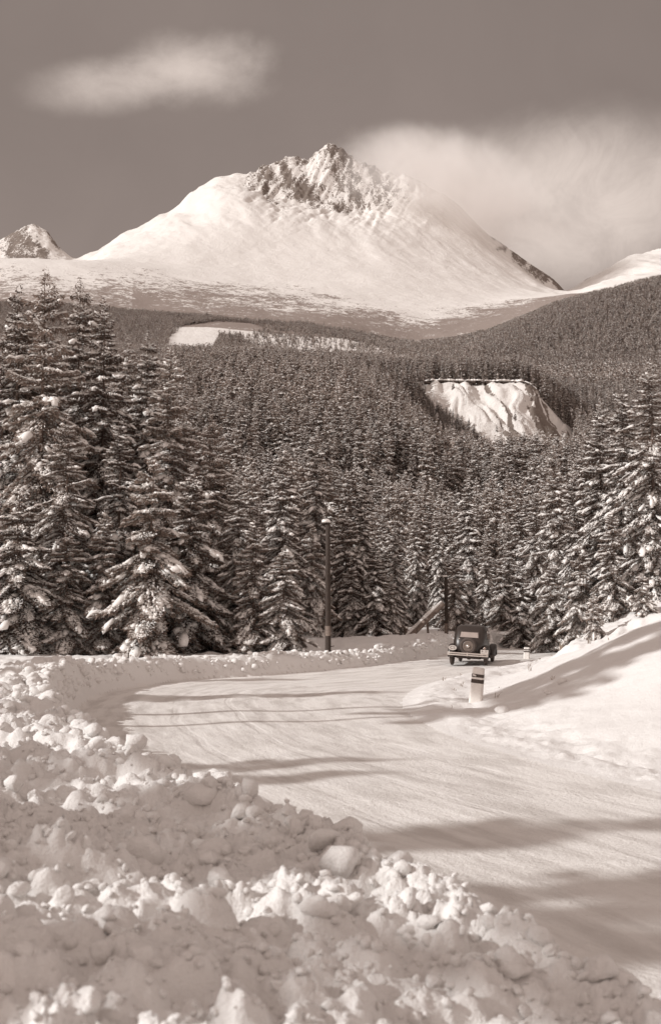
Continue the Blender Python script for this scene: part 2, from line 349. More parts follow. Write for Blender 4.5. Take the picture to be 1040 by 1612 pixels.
# far relief: control rings (distance, photograph points of the surface there)
rings = [
 (350, [(-400, 760), (520, 775), (640, 810), (720, 850), (1440, 820)]), (500, [(-400, 672), (400, 680), (560, 695), (640, 730), (720, 785), (1440, 750)]), (750, [(-400, 605), (400, 610), (540, 620), (620, 655), (690, 728), (900, 745), (1440, 720)]),
 (900, [(-400, 590), (420, 596), (540, 602), (600, 625), (645, 660), (680, 712), (900, 716), (1440, 700)]),
 (1000, [(-400, 580), (420, 584), (540, 590), (600, 600), (655, 608), (672, 604), (830, 606), (850, 628), (895, 682), (930, 690), (1440, 670)]),
 (1200, [(-400, 572), (420, 577), (560, 585), (640, 596), (672, 598), (830, 600), (900, 632), (1440, 625)]),
 (1500, [(-400, 560), (400, 570), (560, 576), (660, 590), (840, 590), (1000, 580), (1440, 560)]),
 (1900, [(-400, 535), (200, 548), (450, 562), (660, 562), (760, 540), (820, 505), (880, 482), (1000, 450), (1440, 350)]),
 (2300, [(-400, 500), (180, 508), (300, 513), (400, 522), (520, 535), (660, 548), (760, 530), (820, 508), (880, 492), (1000, 478), (1440, 430)]),
 (2700, [(-400, 465), (80, 472), (180, 484), (270, 492), (400, 501), (520, 514), (600, 529), (660, 540), (700, 533), (760, 523), (820, 503), (880, 482), (1000, 476), (1440, 430)]),
 (3100, [(-400, 440), (50, 440), (200, 450), (400, 470), (520, 485), (660, 505), (760, 503), (830, 488), (880, 472), (1000, 468), (1440, 430)]),
 (3500, [(-400, 408), (50, 408), (145, 409), (200, 417), (260, 428), (330, 436), (400, 444), (520, 456), (600, 463), (700, 478), (780, 484), (830, 476), (870, 467), (888, 463), (1000, 462), (1440, 430)]),
 (3900, [(-400, 440), (50, 436), (120, 425), (150, 413), (200, 401), (300, 388), (400, 398), (520, 408), (600, 415), (700, 436), (800, 460), (888, 466), (930, 456), (1000, 440), (1440, 400)]),
 (4300, [(-400, 440), (50, 425), (120, 428), (150, 410), (200, 386), (300, 346), (380, 322), (450, 338), (520, 345), (600, 355), (700, 375), (800, 428), (888, 466), (930, 448), (1000, 424), (1440, 380)]),
 (4550, [(-400, 440), (50, 405), (100, 418), (145, 408), (200, 378), (300, 326), (380, 292), (430, 318), (520, 325), (590, 335), (640, 322), (700, 345), (800, 412), (888, 464), (930, 444), (1000, 416), (1440, 380)]),
 (4900, [(-400, 445), (-40, 405), (10, 378), (36, 362), (53, 356), (66, 364), (76, 368), (88, 388), (102, 404), (118, 412), (148, 404), (200, 372), (240, 351), (300, 312), (340, 292), (375, 280), (398, 279), (420, 266), (440, 259), (462, 253), (484, 255), (500, 243), (515, 231), (530, 236), (545, 247), (570, 262), (600, 271), (640, 283), (665, 297), (700, 319), (720, 332), (760, 365), (800, 394), (840, 421), (870, 442), (888, 462), (896, 456), (930, 440), (1000, 408), (1100, 380), (1440, 360)]),
 (5300, [(-400, 520), (1440, 520)]), (6500, [(-400, 800), (1440, 800)])]
def smooth1(q, sg):
    r = int(sg * 3) + 1; k = np.exp(-.5 * (np.arange(-r, r + 1) / sg) ** 2); k /= k.sum(); return np.convolve(np.pad(q, r, 'edge'), k, 'valid')
def far_z(a, D):
    """a: tangent x/y (columns), D: distances; grid result (len(D), len(a))"""
    ds = [75, 150, 250]; zs = [np.full(len(a), .9), np.full(len(a), 2.5), np.interp(a, [-.4, 0, .07, .13, .4], [20, 18, 12, 8, 12])]
    for d, pts in rings:
        p = np.array(pts, float); ta_, tb_ = tans(p[:, 0], p[:, 1]); ds.append(d); zs.append(smooth1(CZ + d * np.interp(a, ta_, tb_), 1.0 if d == 4900 else 3.0 if d in (900, 1000) else 9.0))
    ds = np.array(ds, float); zs = np.array(zs)
    h = np.diff(ds); dl = np.diff(zs, axis=0) / h[:, None]
    m = np.zeros_like(zs); m[0] = dl[0]; m[-1] = dl[-1]
    same = dl[1:] * dl[:-1] > 0
    m[1:-1] = np.where(same, 2 * dl[1:] * dl[:-1] / np.where(same, dl[1:] + dl[:-1], 1), 0)
    k = np.clip(np.searchsorted(ds, D, 'right') - 1, 0, len(ds) - 2); t = ((D - ds[k]) / h[k])[:, None]; H = h[k][:, None]
    return (2*t**3 - 3*t**2 + 1) * zs[k] + (t**3 - 2*t**2 + t) * H * m[k] + (-2*t**3 + 3*t**2) * zs[k + 1] + (t**3 - t**2) * H * m[k + 1]
def far_full(a, D):
    z = far_z(a, D); X = a[None, :] * D[:, None]; Y = np.repeat(D[:, None], len(a), 1)
    px, py = proj(X, Y, z)
    # rolling forest ground
    z = z + fbm(X / 160, Y / 160, 4, 41) * np.interp(Y, [90, 400, 850, 1050, 1500, 2500, 3400, 5000], [.5, 4, 1.5, 1.5, 7, 8, 7, 5])
    # crags on the high mountain
    up = sstep(3600, 4400, Y) * sstep(6000, 5200, Y)
    lowp = np.interp(px, [370, 400, 430, 470, 520, 560, 590, 620, 700], [286, 300, 326, 326, 332, 342, 346, 330, 318])
    crag = sstep(372, 395, px) * sstep(735, 610, px) * sstep(22, -14, py - lowp + 26 * vnoise((X - .35 * z) / 38, Y / 150, 4)) + sstep(118, 100, px) * 1.0 + .6 * sstep(755, 800, px) * sstep(900, 875, px) * sstep(4600, 4800, Y)
    crag = np.clip(crag, 0, 1)
    soft = sstep(360, 400, px) * sstep(760, 610, px) * sstep(70, -10, py - lowp)
    xs = X - .35 * z
    rib = fbm(xs / 62, Y / 330, 5, 52, .55, True) * 25 + fbm(xs / 20, Y / 110, 4, 58, .6, True) * 12
    z = z + up * (.12 * fbm(X / 95, Y / 150 + z / 300, 5, 51, .55, True) * 30 + soft * (rib - 9) * (.35 + .65 * crag) + crag * fbm(X / 30, Y / 34, 4, 57, .6, True) * 9)
    z = z + up * (1 - crag) * (fbm(X / 300 + z / 500, Y / 600, 5, 61, .5) * 46 + fbm(X / 120 + z / 160, Y / 400, 4, 67, .5, True) * 3.5)
    # eroded slope below the terrace
    py2 = py
    scar = sstep(664, 690, px) * sstep(905, 885, px) * sstep(905, 930, Y) * sstep(1003, 985, Y)
    q = (px + (py2 - 600) * -.85 + 16 * vnoise(px / 30, py2 / 30, 72)) / 23
    z = z + scar * ((1 - np.abs(fbm(q, py2 / 120, 4, 71, .5)) * 2.2) * (7 + 5 * vnoise(px / 28, py2 / 30, 74)) - 2 + 1.2 * fbm(X / 5, Y / 9, 3, 77))
    return z, X, Y, px, py, crag

def grid_faces(nr, nc, mask=None):
    i = np.arange(nr * nc).reshape(nr, nc); f = np.stack([i[:-1, :-1], i[:-1, 1:], i[1:, 1:], i[1:, :-1]], -1)
    return f[mask] if mask is not None else f.reshape(-1, 4)
def sub_mesh(name, V, f, mat, attrs=None):
    u, inv = np.unique(f, return_inverse=True)
    at_ = {k: v[u] for k, v in attrs.items()} if attrs else None
    return obj(name, mesh_np(name, V[u], inv.reshape(f.shape), mat, True, at_))

# near sheet
Dn = np.exp(np.linspace(math.log(1.6), math.log(78), 900)); an = np.linspace(-.58, .58, 520)
Xn = an[None, :] * Dn[:, None]; Yn = np.repeat(Dn[:, None], len(an), 1)
Zn, Sn, SRn, ALn = near_z(Xn, Yn)
blend = sstep(58, 76, Yn); Zn = Zn * (1 - blend) + blend * .9
Vn = np.stack([Xn, Yn, Zn], -1).reshape(-1, 3)
ruv = np.stack([-Sn, ALn, 0 * ALn], -1).reshape(-1, 3)
qs = lambda A: (A[:-1, :-1] + A[1:, 1:] + A[:-1, 1:] + A[1:, :-1]) / 4
onroad = (qs(Sn) < 0) & (qs(SRn) < 0.0) & (qs(Yn) < 77); bank = (~onroad) & (qs(Sn) >= 0) & (qs(Sn) < 3.2) & (qs(Yn) < 60)
tag(sub_mesh('road', Vn, grid_faces(*Xn.shape, onroad), M_road, {'ruv': ruv}), kind='structure')
tag(sub_mesh('snow_bank', Vn, grid_faces(*Xn.shape, bank), M_clod), kind='structure')
tag(sub_mesh('snowy_ground', Vn, grid_faces(*Xn.shape, ~(onroad | bank)), M_snow), kind='structure')
# floor round and behind the camera, and beside the near sheet
def outer(name, x0, x1, y0, y1, z):
    n = 60; X, Y = np.meshgrid(np.linspace(x0, x1, n), np.linspace(y0, y1, n)); Z = np.where((np.abs(X) < .95 * np.maximum(Y, 0) + 4) & (Y > 0), -.5, z + .25 * fbm(X / 9, Y / 9, 3, 81))
    f = grid_faces(n, n); c = np.stack([X, Y, Z], -1).reshape(-1, 3); fc = c[f].mean(1)
    return tag(sub_mesh(name, c, f, M_snow), kind='structure')
outer('snowy_ground', -90, 60, -60, 90, .55)

# far sheet
Df = np.unique(np.concatenate([np.exp(np.linspace(math.log(76), math.log(880), 150)), np.linspace(880, 1010, 90), np.linspace(1010, 3400, 230), np.linspace(3400, 5000, 420), np.linspace(5000, 6500, 30)]))
af = np.linspace(-.56, .56, 760)
Zf, Xf, Yf, PXf, PYf, CRf = far_full(af, Df)
# real rock where the mountain is steep, plus the bands the photograph shows
gy = np.abs(np.gradient(Zf, axis=0) / np.gradient(Yf, axis=0)); gx = np.abs(np.gradient(Zf, axis=1) / np.maximum(np.abs(np.gradient(Xf, axis=1)), .01))
steep = np.hypot(gx, gy)
ridge = sstep(4840, 4890, Yf)
rock = CRf * sstep(4300, 4500, Yf) * (.47 + .14 * sstep(.8, 1.7, steep) + .34 * vnoise((PXf - PYf * .55) / 15, PYf / 34, 201) + .14 * vnoise(PXf / 6, PYf / 9, 203)) + .5 * sstep(4700, 4860, Yf) * sstep(4960, 4890, Yf) * (1 - CRf) * sstep(.1, .6, vnoise(Xf / 45, Yf / 45, 91)) + (.38 + .42 * vnoise(PXf / 8, PYf / 7, 207)) * sstep(745, 800, PXf) * sstep(905, 880, PXf) * sstep(4480, 4760, Yf) + .13 * sstep(3900, 4200, Yf) * (1 - CRf)
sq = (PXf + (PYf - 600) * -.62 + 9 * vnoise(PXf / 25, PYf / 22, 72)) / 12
rock = rock + .80 * (sstep(-.02, .3, fbm(sq, PYf / 90, 4, 73))) * ((Yf > 903) & (Yf < 1000) & (PXf > 660) & (PXf < 905))  # soil streaks on the eroded slope; gully shadows are put into this colour too
rock = rock * np.where((PXf > 560) & (PXf < 760), sstep(720, 590, PXf) * .9 + .1, 1)  # rock faded on the right shoulder, the cloud's veil put into the colour
tree_y = np.interp(PXf, [0, 170, 270, 400, 520, 600, 660, 700, 760, 820, 880, 1000], [470, 482, 492, 500, 513, 530, 541, 532, 522, 496, 478, 447])
above = tree_y - PYf
scrub = np.where((Yf > 2300) & (Yf < 3800), .84 * sstep(80, 0, above + 14 * vnoise(Xf / 120, Yf / 120, 95)) + .05, 0)
scrub *= sstep(3800, 3500, Yf) * sstep(95, 70, above) * np.where(PXf < 210, .8, 1)
Vf = np.stack([Xf, Yf, Zf], -1).reshape(-1, 3); att = {'rock': np.clip(rock, 0, 1).ravel(), 'scrub': scrub.ravel()}
yq = qs(Yf); pxq, pyq = qs(PXf), qs(PYf)
mtn = yq > 2750; hill = (~mtn) & (pxq > 755) & (yq > 1550); esc = (yq > 900) & (yq < 1003) & (pxq > 655) & (pxq < 910)
tag(sub_mesh('mountain', Vf, grid_faces(*Xf.shape, mtn), M_far, att), kind='structure')
tag(sub_mesh('hillside', Vf, grid_faces(*Xf.shape, hill), M_far, att), kind='structure')
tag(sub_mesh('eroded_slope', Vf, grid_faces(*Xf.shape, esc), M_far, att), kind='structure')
tag(sub_mesh('valley_floor', Vf, grid_faces(*Xf.shape, ~(mtn | hill | esc)), M_far, att), kind='structure')
def zfar_pts(x, y):                                # height of the far sheet at points, by bilinear lookup
    a = x / y; j = np.clip((a - af[0]) / (af[1] - af[0]), 0, len(af) - 1.01); i = np.clip(np.interp(y, Df, np.arange(len(Df))), 0, len(Df) - 1.01)
    i0 = i.astype(int); j0 = j.astype(int); u = j - j0; v = i - i0
    return Zf[i0, j0]*(1-u)*(1-v) + Zf[i0, j0+1]*u*(1-v) + Zf[i0+1, j0]*(1-u)*v + Zf[i0+1, j0+1]*u*v
def zg(x, y):
    x = np.atleast_1d(np.asarray(x, float)); y = np.atleast_1d(np.asarray(y, float))
    zn, _, _, _ = near_z(x, y, False); b = sstep(58, 76, y); zn = zn * (1 - b) + b * .9
    return np.where(y > 77, zfar_pts(x, np.maximum(y, 77)), zn)

# snow lip (cornice) along the terrace edge over the eroded slope
def cornice():
    px = np.linspace(667, 842, 150); ta_, _ = tans(px, 600.); v = []; f = []
    for k, (p, a) in enumerate(zip(px, ta_)):
        D = 998 + 1.5 * vnoise(p / 9., 2.2, 5); z = float(zfar_pts(np.array([a * 1000]), np.array([1004.]))[0])
        th = 1.4 + .8 * float(vnoise(p / 5., .5, 6)) + .6 * float(vnoise(p / 1.7, .5, 8)); lip = 4.5 + 2.5 * float(vnoise(p / 7., .5, 7)) + 1.4 * float(vnoise(p / 2., .5, 17))
        for q in range(8):
            t = q / 8 * 2 * math.pi; v.append((a * D + .2 * math.sin(q * 5 + p), D - lip * .5 - math.cos(t) * lip * .7, z + .4 + math.sin(t) * th * (1 if math.sin(t) > 0 else .5)))
    for k in range(len(px) - 1):
        for q in range(8): a0 = k * 8 + q; b0 = k * 8 + (q + 1) % 8; f.append((a0, b0, b0 + 8, a0 + 8))
    return tag(obj('snow_cornice', mesh_np('snow_cornice', v, f, M_tsnow)), kind='structure')
cornice()
def undercut():
    px = np.linspace(668, 838, 150); ta_, _ = tans(px, 600.); v = []; f = []
    for p, a in zip(px, ta_):
        z = float(zfar_pts(np.array([a * 1000]), np.array([1004.]))[0]); n = float(vnoise(p / 3., 3.5, 9)); dep = max(.1, 1.6 + 2.6 * n) * min(1, (842 - p) / 25, (p - 666) / 12 + .1)
        v += [(a * 994, 994.5 + n, z - .2), (a * 994, 991.5 + n, z - dep), (a * 994, 997, z - dep - 1.5), (a * 994, 999, z)]
    for k in range(len(px) - 1):
        for q in range(4): a0 = k * 4 + q; b0 = k * 4 + (q + 1) % 4; f.append((a0, b0, b0 + 4, a0 + 4))
    return tag(obj('undercut_bank', mesh_np('undercut_bank', v, f, M_rockd)), kind='structure')
undercut()

# ------------------------------------------------------------------ spruce trees
ICO0 = None
def ico(n):
    bm = bmesh.new(); bmesh.ops.create_icosphere(bm, subdivisions=n, radius=1)
    bm.verts.ensure_lookup_table(); v = np.array([w_.co[:] for w_ in bm.verts]); f = np.array([[w_.index for w_ in p.verts] for p in bm.faces]); bm.free(); return v, f
IC1, IC2, IC3 = ico(1), ico(2), ico(3)
OCT = (np.array([(1,0,0),(-1,0,0),(0,1,0),(0,-1,0),(0,0,1),(0,0,-.5)], float), np.array([(0,2,4),(2,1,4),(1,3,4),(3,0,4),(2,0,5),(1,2,5),(3,1,5),(0,3,5)]))
def blobs(cen, ax, ay, az, shape, rg, jit=.25):
    """cen (n,3), ax/ay/az (n,3) half axes"""
    bv, bf = shape; n = len(cen); k = len(bv)
    j = 1 + jit * (rg.random((n, k)) * 2 - 1)
    P = bv[None] * j[..., None]
    V = cen[:, None] + P[..., :1] * ax[:, None] + P[..., 1:2] * ay[:, None] + P[..., 2:3] * az[:, None]
    Fc = bf[None] + (np.arange(n) * k)[:, None, None]
    return V.reshape(-1, 3), Fc.reshape(-1, 3)
def unit(v): return v / np.maximum(np.linalg.norm(v, axis=-1, keepdims=True), 1e-6)
def spruce(seed, H, Rr, twigs, tl, tw, pillows, pil, pshape, frost=.3, step=.42, bare=.03, snowy=1.0, gaps=.12, per=(5, 8)):
    """returns foliage (v,f), snow (v,f), branch skeleton (v,f)"""
    rg = np.random.default_rng(seed); bh = []; 
    h = H * bare
    while h < H * .985:
        n = rg.integers(per[0], per[1] + 1); a0 = rg.random() * 6.28
        for k in range(n):
            if rg.random() < gaps: continue
            bh.append((h + rg.normal() * step * .95, a0 + k * 6.283 / n + rg.normal() * .18))
        h += step * (.6 + .8 * rg.random()) * (1 if h < H * .8 else .6)
    bh = np.array(bh); hh, aa = np.clip(bh[:, 0], .1, H * .99), bh[:, 1]; t = (H - hh) / H
    sideb = 1 + .25 * np.sin(aa * 1 + seed) ; L = Rr * (t ** .72) * np.where(t > .88, 1 - (t - .88) * 2.2, 1) * rg.uniform(.42, 1.28, len(t)) * (.85 + .15 * sideb) * np.clip(t / .07, .3, 1) + .07
    up = .45 - .75 * np.minimum(t * 2.2, 1) + rg.normal(size=len(t)) * .19; dr = .12 + .42 * np.minimum(t * 1.6, 1) * rg.uniform(.5, 1.3, len(t))
    out = np.c_[np.cos(aa), np.sin(aa), 0 * aa]; prp = np.c_[-np.sin(aa), np.cos(aa), 0 * aa]; Z = np.array([0, 0, 1.])
    def pos(i, s, u):
        z = hh[i] + L[i] * (up[i] * s - dr[i] * s * s + .14 * s ** 4) - np.abs(u) * .35
        return out[i] * (L[i] * s)[:, None] + prp[i] * u[:, None] + Z * z[:, None]
    # twigs
    wgt = L ** 1.6; wgt /= wgt.sum(); i = rg.choice(len(L), int(twigs), p=wgt)
    s = rg.random(len(i)) ** .7; hw = .30 * L[i] * (1 - s) ** .6 * (.3 + .9 * s ** .5) + .06; u = rg.uniform(-1, 1, len(i)) * hw
    P = pos(i, s, u)
    dirv = unit(out[i] * rg.uniform(.2, 1, (len(i), 1)) + prp[i] * (np.sign(u) * rg.uniform(.2, 1., len(i)))[:, None] + Z * rg.uniform(-1.0, .12, (len(i), 1)))
    ln = tl * rg.uniform(.55, 1.35, len(i)) * np.clip(.35 + L[i] / 1.3, .35, 1); sidev = unit(np.cross(dirv, rg.normal(size=(len(i), 3)) * .6 + Z)) * (tw * rg.uniform(.5, 1.3, len(i)))[:, None]
    v = np.stack([P - sidev * .6, P + sidev * .6, P + dirv * ln[:, None] + sidev * .0], 1)
    mid = P + dirv * (ln * .5)[:, None]; v2 = np.stack([P, mid + sidev, P + dirv * ln[:, None], mid - sidev], 1)
    fol = (v2.reshape(-1, 3), np.arange(len(i) * 4).reshape(-1, 4))
    # leader
    # frost triangles lying on the sprays
    sel = rg.random(len(i)) < frost * np.clip(snowy, 0, 2) * (.6 + .8 * s); Pf = P[sel] + Z * .035 + rg.normal(size=(sel.sum(), 3)) * .02; df = dirv[sel] * np.array([1, 1, .6]); lf = ln[sel] * .62
    sdv = unit(np.cross(df, Z + rg.normal(size=(len(df), 3)) * 1.0)) * (tw * rg.uniform(.5, 1.15, len(df)))[:, None]; m2 = Pf + df * (lf * .5)[:, None] + Z * .02
    fv = np.stack([Pf, m2 + sdv, Pf + df * lf[:, None], m2 - sdv], 1).reshape(-1, 3); ff = np.arange(len(fv)).reshape(-1, 4)
    # snow pillows
    n = int(pillows * snowy); i = rg.choice(len(L), n, p=wgt); s = .25 + .75 * rg.random(n) ** .8; hw = .28 * L[i] * (1 - s) ** .6 * (.3 + .9 * s ** .5); u = rg.uniform(-1, 1, n) * hw
    c = pos(i, s, u) + Z * .05; sz = pil * (rg.uniform(.35, 1.0, n) ** 1.3) * np.where(rg.random(n) < .10, rg.uniform(1.6, 3.4, n), 1) * np.where(rg.random(n) < .008, 1.7, 1); sz *= np.clip(.5 + L[i] / Rr, .5, 1.3); sz = np.minimum(sz, max(.27, pil * 1.2))
    slope = (up[i] - 2 * dr[i] * s)
    axd = unit(out[i] + Z * slope[:, None]); ay_ = unit(prp[i] + rg.normal(size=(n, 3)) * .2)
    pv, pf = blobs(c, axd * (sz * rg.uniform(.8, 1.9, n))[:, None], ay_ * (sz * rg.uniform(.45, .95, n))[:, None], np.cross(axd, ay_) * (sz * rg.uniform(.3, .55, n))[:, None], pshape, rg, .28)
    pf4 = np.c_[pf, pf[:, 2]]
    # branch wood (thin 3-sided)
    m = L > .4; bi = np.where(m)[0]; s0 = np.zeros(len(bi)); b0 = pos(bi, s0, s0); b1 = pos(bi, s0 + .5, s0); b2 = pos(bi, s0 + .97, s0); r0 = (.012 + .011 * L[bi])[:, None]
    vb = np.stack([b0 + Z * r0, b0 - Z * r0, b1 + Z * r0 * .6, b1 - Z * r0 * .6, b2], 1).reshape(-1, 3)
    vb2 = np.stack([b0 + prp[bi] * r0, b0 - prp[bi] * r0, b1 + prp[bi] * r0 * .6, b1 - prp[bi] * r0 * .6, b2], 1).reshape(-1, 3)
    o_ = (np.arange(len(bi)) * 5)[:, None, None]; bf = (np.array([(0, 1, 3, 2), (2, 3, 4, 4)])[None] + o_).reshape(-1, 4)
    bv = np.r_[vb, vb2]; bf = np.r_[bf, bf + len(vb)]
    return fol, ((fv, ff), (pv, pf4)), (bv, bf)
def fix(f):                                        # quads with a repeated last index become triangles through mesh.validate
    return f
def poly_mesh(name, parts, smooth=False):
    """parts: list of (v, f4, material_index, mat, smooth); degenerate quads (c==d) are written as triangles"""
    me = bpy.data.meshes.new(name); V = []; loops = []; tot = []; mi = []; sm = []; off = 0; mats = []
    for v, f, mat, smo in parts:
        if mat not in mats: mats.append(mat)
        k = mats.index(mat); f = np.asarray(f)
        if f.shape[1] == 3: f = np.c_[f, f[:, 2]]
        tri = f[:, 2] == f[:, 3]; V.append(v)
        a = f[~tri] + off; b = f[tri][:, :3] + off
        loops += [a.ravel(), b.ravel()]; tot += [np.full(len(a), 4), np.full(len(b), 3)]
        mi.append(np.full(len(a) + len(b), k)); sm.append(np.full(len(a) + len(b), smo)); off += len(v)
    V = np.concatenate(V).astype(np.float32); loops = np.concatenate(loops).astype(np.int32); tot = np.concatenate(tot).astype(np.int32)
    me.vertices.add(len(V)); me.vertices.foreach_set('co', V.ravel()); me.loops.add(len(loops)); me.loops.foreach_set('vertex_index', loops)
    me.polygons.add(len(tot)); me.polygons.foreach_set('loop_start', np.r_[0, np.cumsum(tot)[:-1]].astype(np.int32)); me.polygons.foreach_set('loop_total', tot)
    for m in mats: me.materials.append(m)
    me.polygons.foreach_set('material_index', np.concatenate(mi).astype(np.int32)); me.polygons.foreach_set('use_smooth', np.concatenate(sm))
    me.update(calc_edges=True); return me
def tube(path, rad, n=8, cap=True, rg=None):
    v = []; f = []; path = [Vector(p) for p in path]
    for k, p in enumerate(path):
        d = (path[min(k + 1, len(path) - 1)] - path[max(k - 1, 0)]).normalized(); a = d.orthogonal().normalized() if abs(d.z) < .9 else Vector((1, 0, 0)).cross(d).normalized(); b = d.cross(a)
        for q in range(n): t = 6.28318 * q / n; r = rad[k] * (1 + (rg.uniform(-.08, .08) if rg else 0)); v.append(tuple(p + a * math.cos(t) * r + b * math.sin(t) * r))
    for k in range(len(path) - 1):
        for q in range(n): a0 = k * n + q; b0 = k * n + (q + 1) % n; f.append((a0, b0, b0 + n, a0 + n))
    if cap:
        for base, c in ((0, path[0]), ((len(path) - 1) * n, path[-1])):
            v.append(tuple(c)); ci = len(v) - 1
            for q in range(n): f.append((base + q, base + (q + 1) % n, ci, ci))
    return np.array(v), np.array(f)
def trunk_geo(H, r, seed):
    rg = random.Random(seed); hs = [0, .3, H * .2, H * .5, H * .8, H]; rr = [r * 1.35, r, r * .8, r * .5, r * .2, .012]
    return tube([(rg.uniform(-.03, .03) * k, rg.uniform(-.03, .03) * k, h_ - .3) for k, h_ in enumerate(hs)], rr, 8)
def near_proto(seed, H, Rr, **kw):
    d = dict(twigs=40000, tl=.21, tw=.036, pillows=8000, pil=.09, pshape=IC1, frost=.9, step=.40); d.update(kw)
    fol, snow, br = spruce(seed, H, Rr, **d)
    tr = trunk_geo(H, .011 * H + .03, seed)
    return dict(H=H, trunk=poly_mesh('trunk', [(*tr, M_bark, True)]), crown=poly_mesh('crown', [(*fol, M_leaf, False), (*br, M_bark, False)]),
                snow=poly_mesh('snow_load', [(*snow[0], M_tsnow, False), (*snow[1], M_tsnow, True)]))
def single_proto(name, seed, H, Rr, leaf, **kw):
    fol, snow, br = spruce(seed, H, Rr, **kw); tr = trunk_geo(H, .012 * H, seed)
    return poly_mesh(name, [(*tr, M_bark, True), (*fol, leaf, False), (*snow[0], M_tsnow, False), (*snow[1], M_tsnow, True)])
TALL = [near_proto(11, 16, 2.8, gaps=.16), near_proto(12, 16, 2.4, snowy=1.15), near_proto(13, 16, 3.2, gaps=.22, frost=.5), near_proto(17, 16, 2.6, gaps=.16, frost=.8)]
MED = [near_proto(14, 9, 2.4, twigs=32000, pillows=3600, pil=.085, step=.42, frost=.62), near_proto(15, 9, 2.1, twigs=30000, pillows=3600, pil=.08, step=.42, frost=.6), near_proto(16, 9, 2.6, twigs=33000, pillows=3200, pil=.095, gaps=.18, step=.45)]
SMALL = [near_proto(18, 4, 1.5, twigs=9000, pillows=450, pil=.12, pshape=IC2, tl=.2, step=.3), near_proto(19, 4, 1.2, twigs=8000, pillows=450, pil=.10, tl=.2, step=.28)]
MIDM = [single_proto('spruce', 30 + k, 16, 2.3 + .25 * (k % 3), M_leaf, twigs=7500, tl=.38, tw=.085, pillows=3200, pil=.15, pshape=OCT, frost=1.3, step=.62, per=(4, 6)) for k in range(5)]
FARM = [single_proto('spruce', 50 + k, 16, 2.1 + .22 * (k % 3), M_leaf_haze, twigs=1500, tl=.75, tw=.19, pillows=1050, pil=.23, pshape=OCT, frost=1.6, step=1.3, per=(4, 5)) for k in range(4)]  # far and treeline crowns: snow thickened to imitate distance haze
TINY = [single_proto('spruce', 70 + k, 12, 1.9 + .2 * (k % 3), M_leaf_haze, twigs=150, tl=1.5, tw=.5, pillows=60, pil=.42, pshape=OCT, frost=1.2, step=2.0, per=(3, 4)) for k in range(3)]

def place_tree(name, proto, x, y, H, wide=1.0, label=None, group=None, cat='spruce', z=None):
    z = float(zg(x, y)[0]) if z is None else z
    r = empty(name, (x, y, z - .1), random.uniform(0, 6.28)); s = H / proto['H']; r.scale = (s * wide, s * wide, s)
    for part, key in (('trunk', 'trunk'), ('crown', 'crown'), ('snow_load', 'snow')):
        o = bpy.data.objects.new(part, proto[key]); C.objects.link(o); o.parent = r
    return tag(r, label, cat, group)

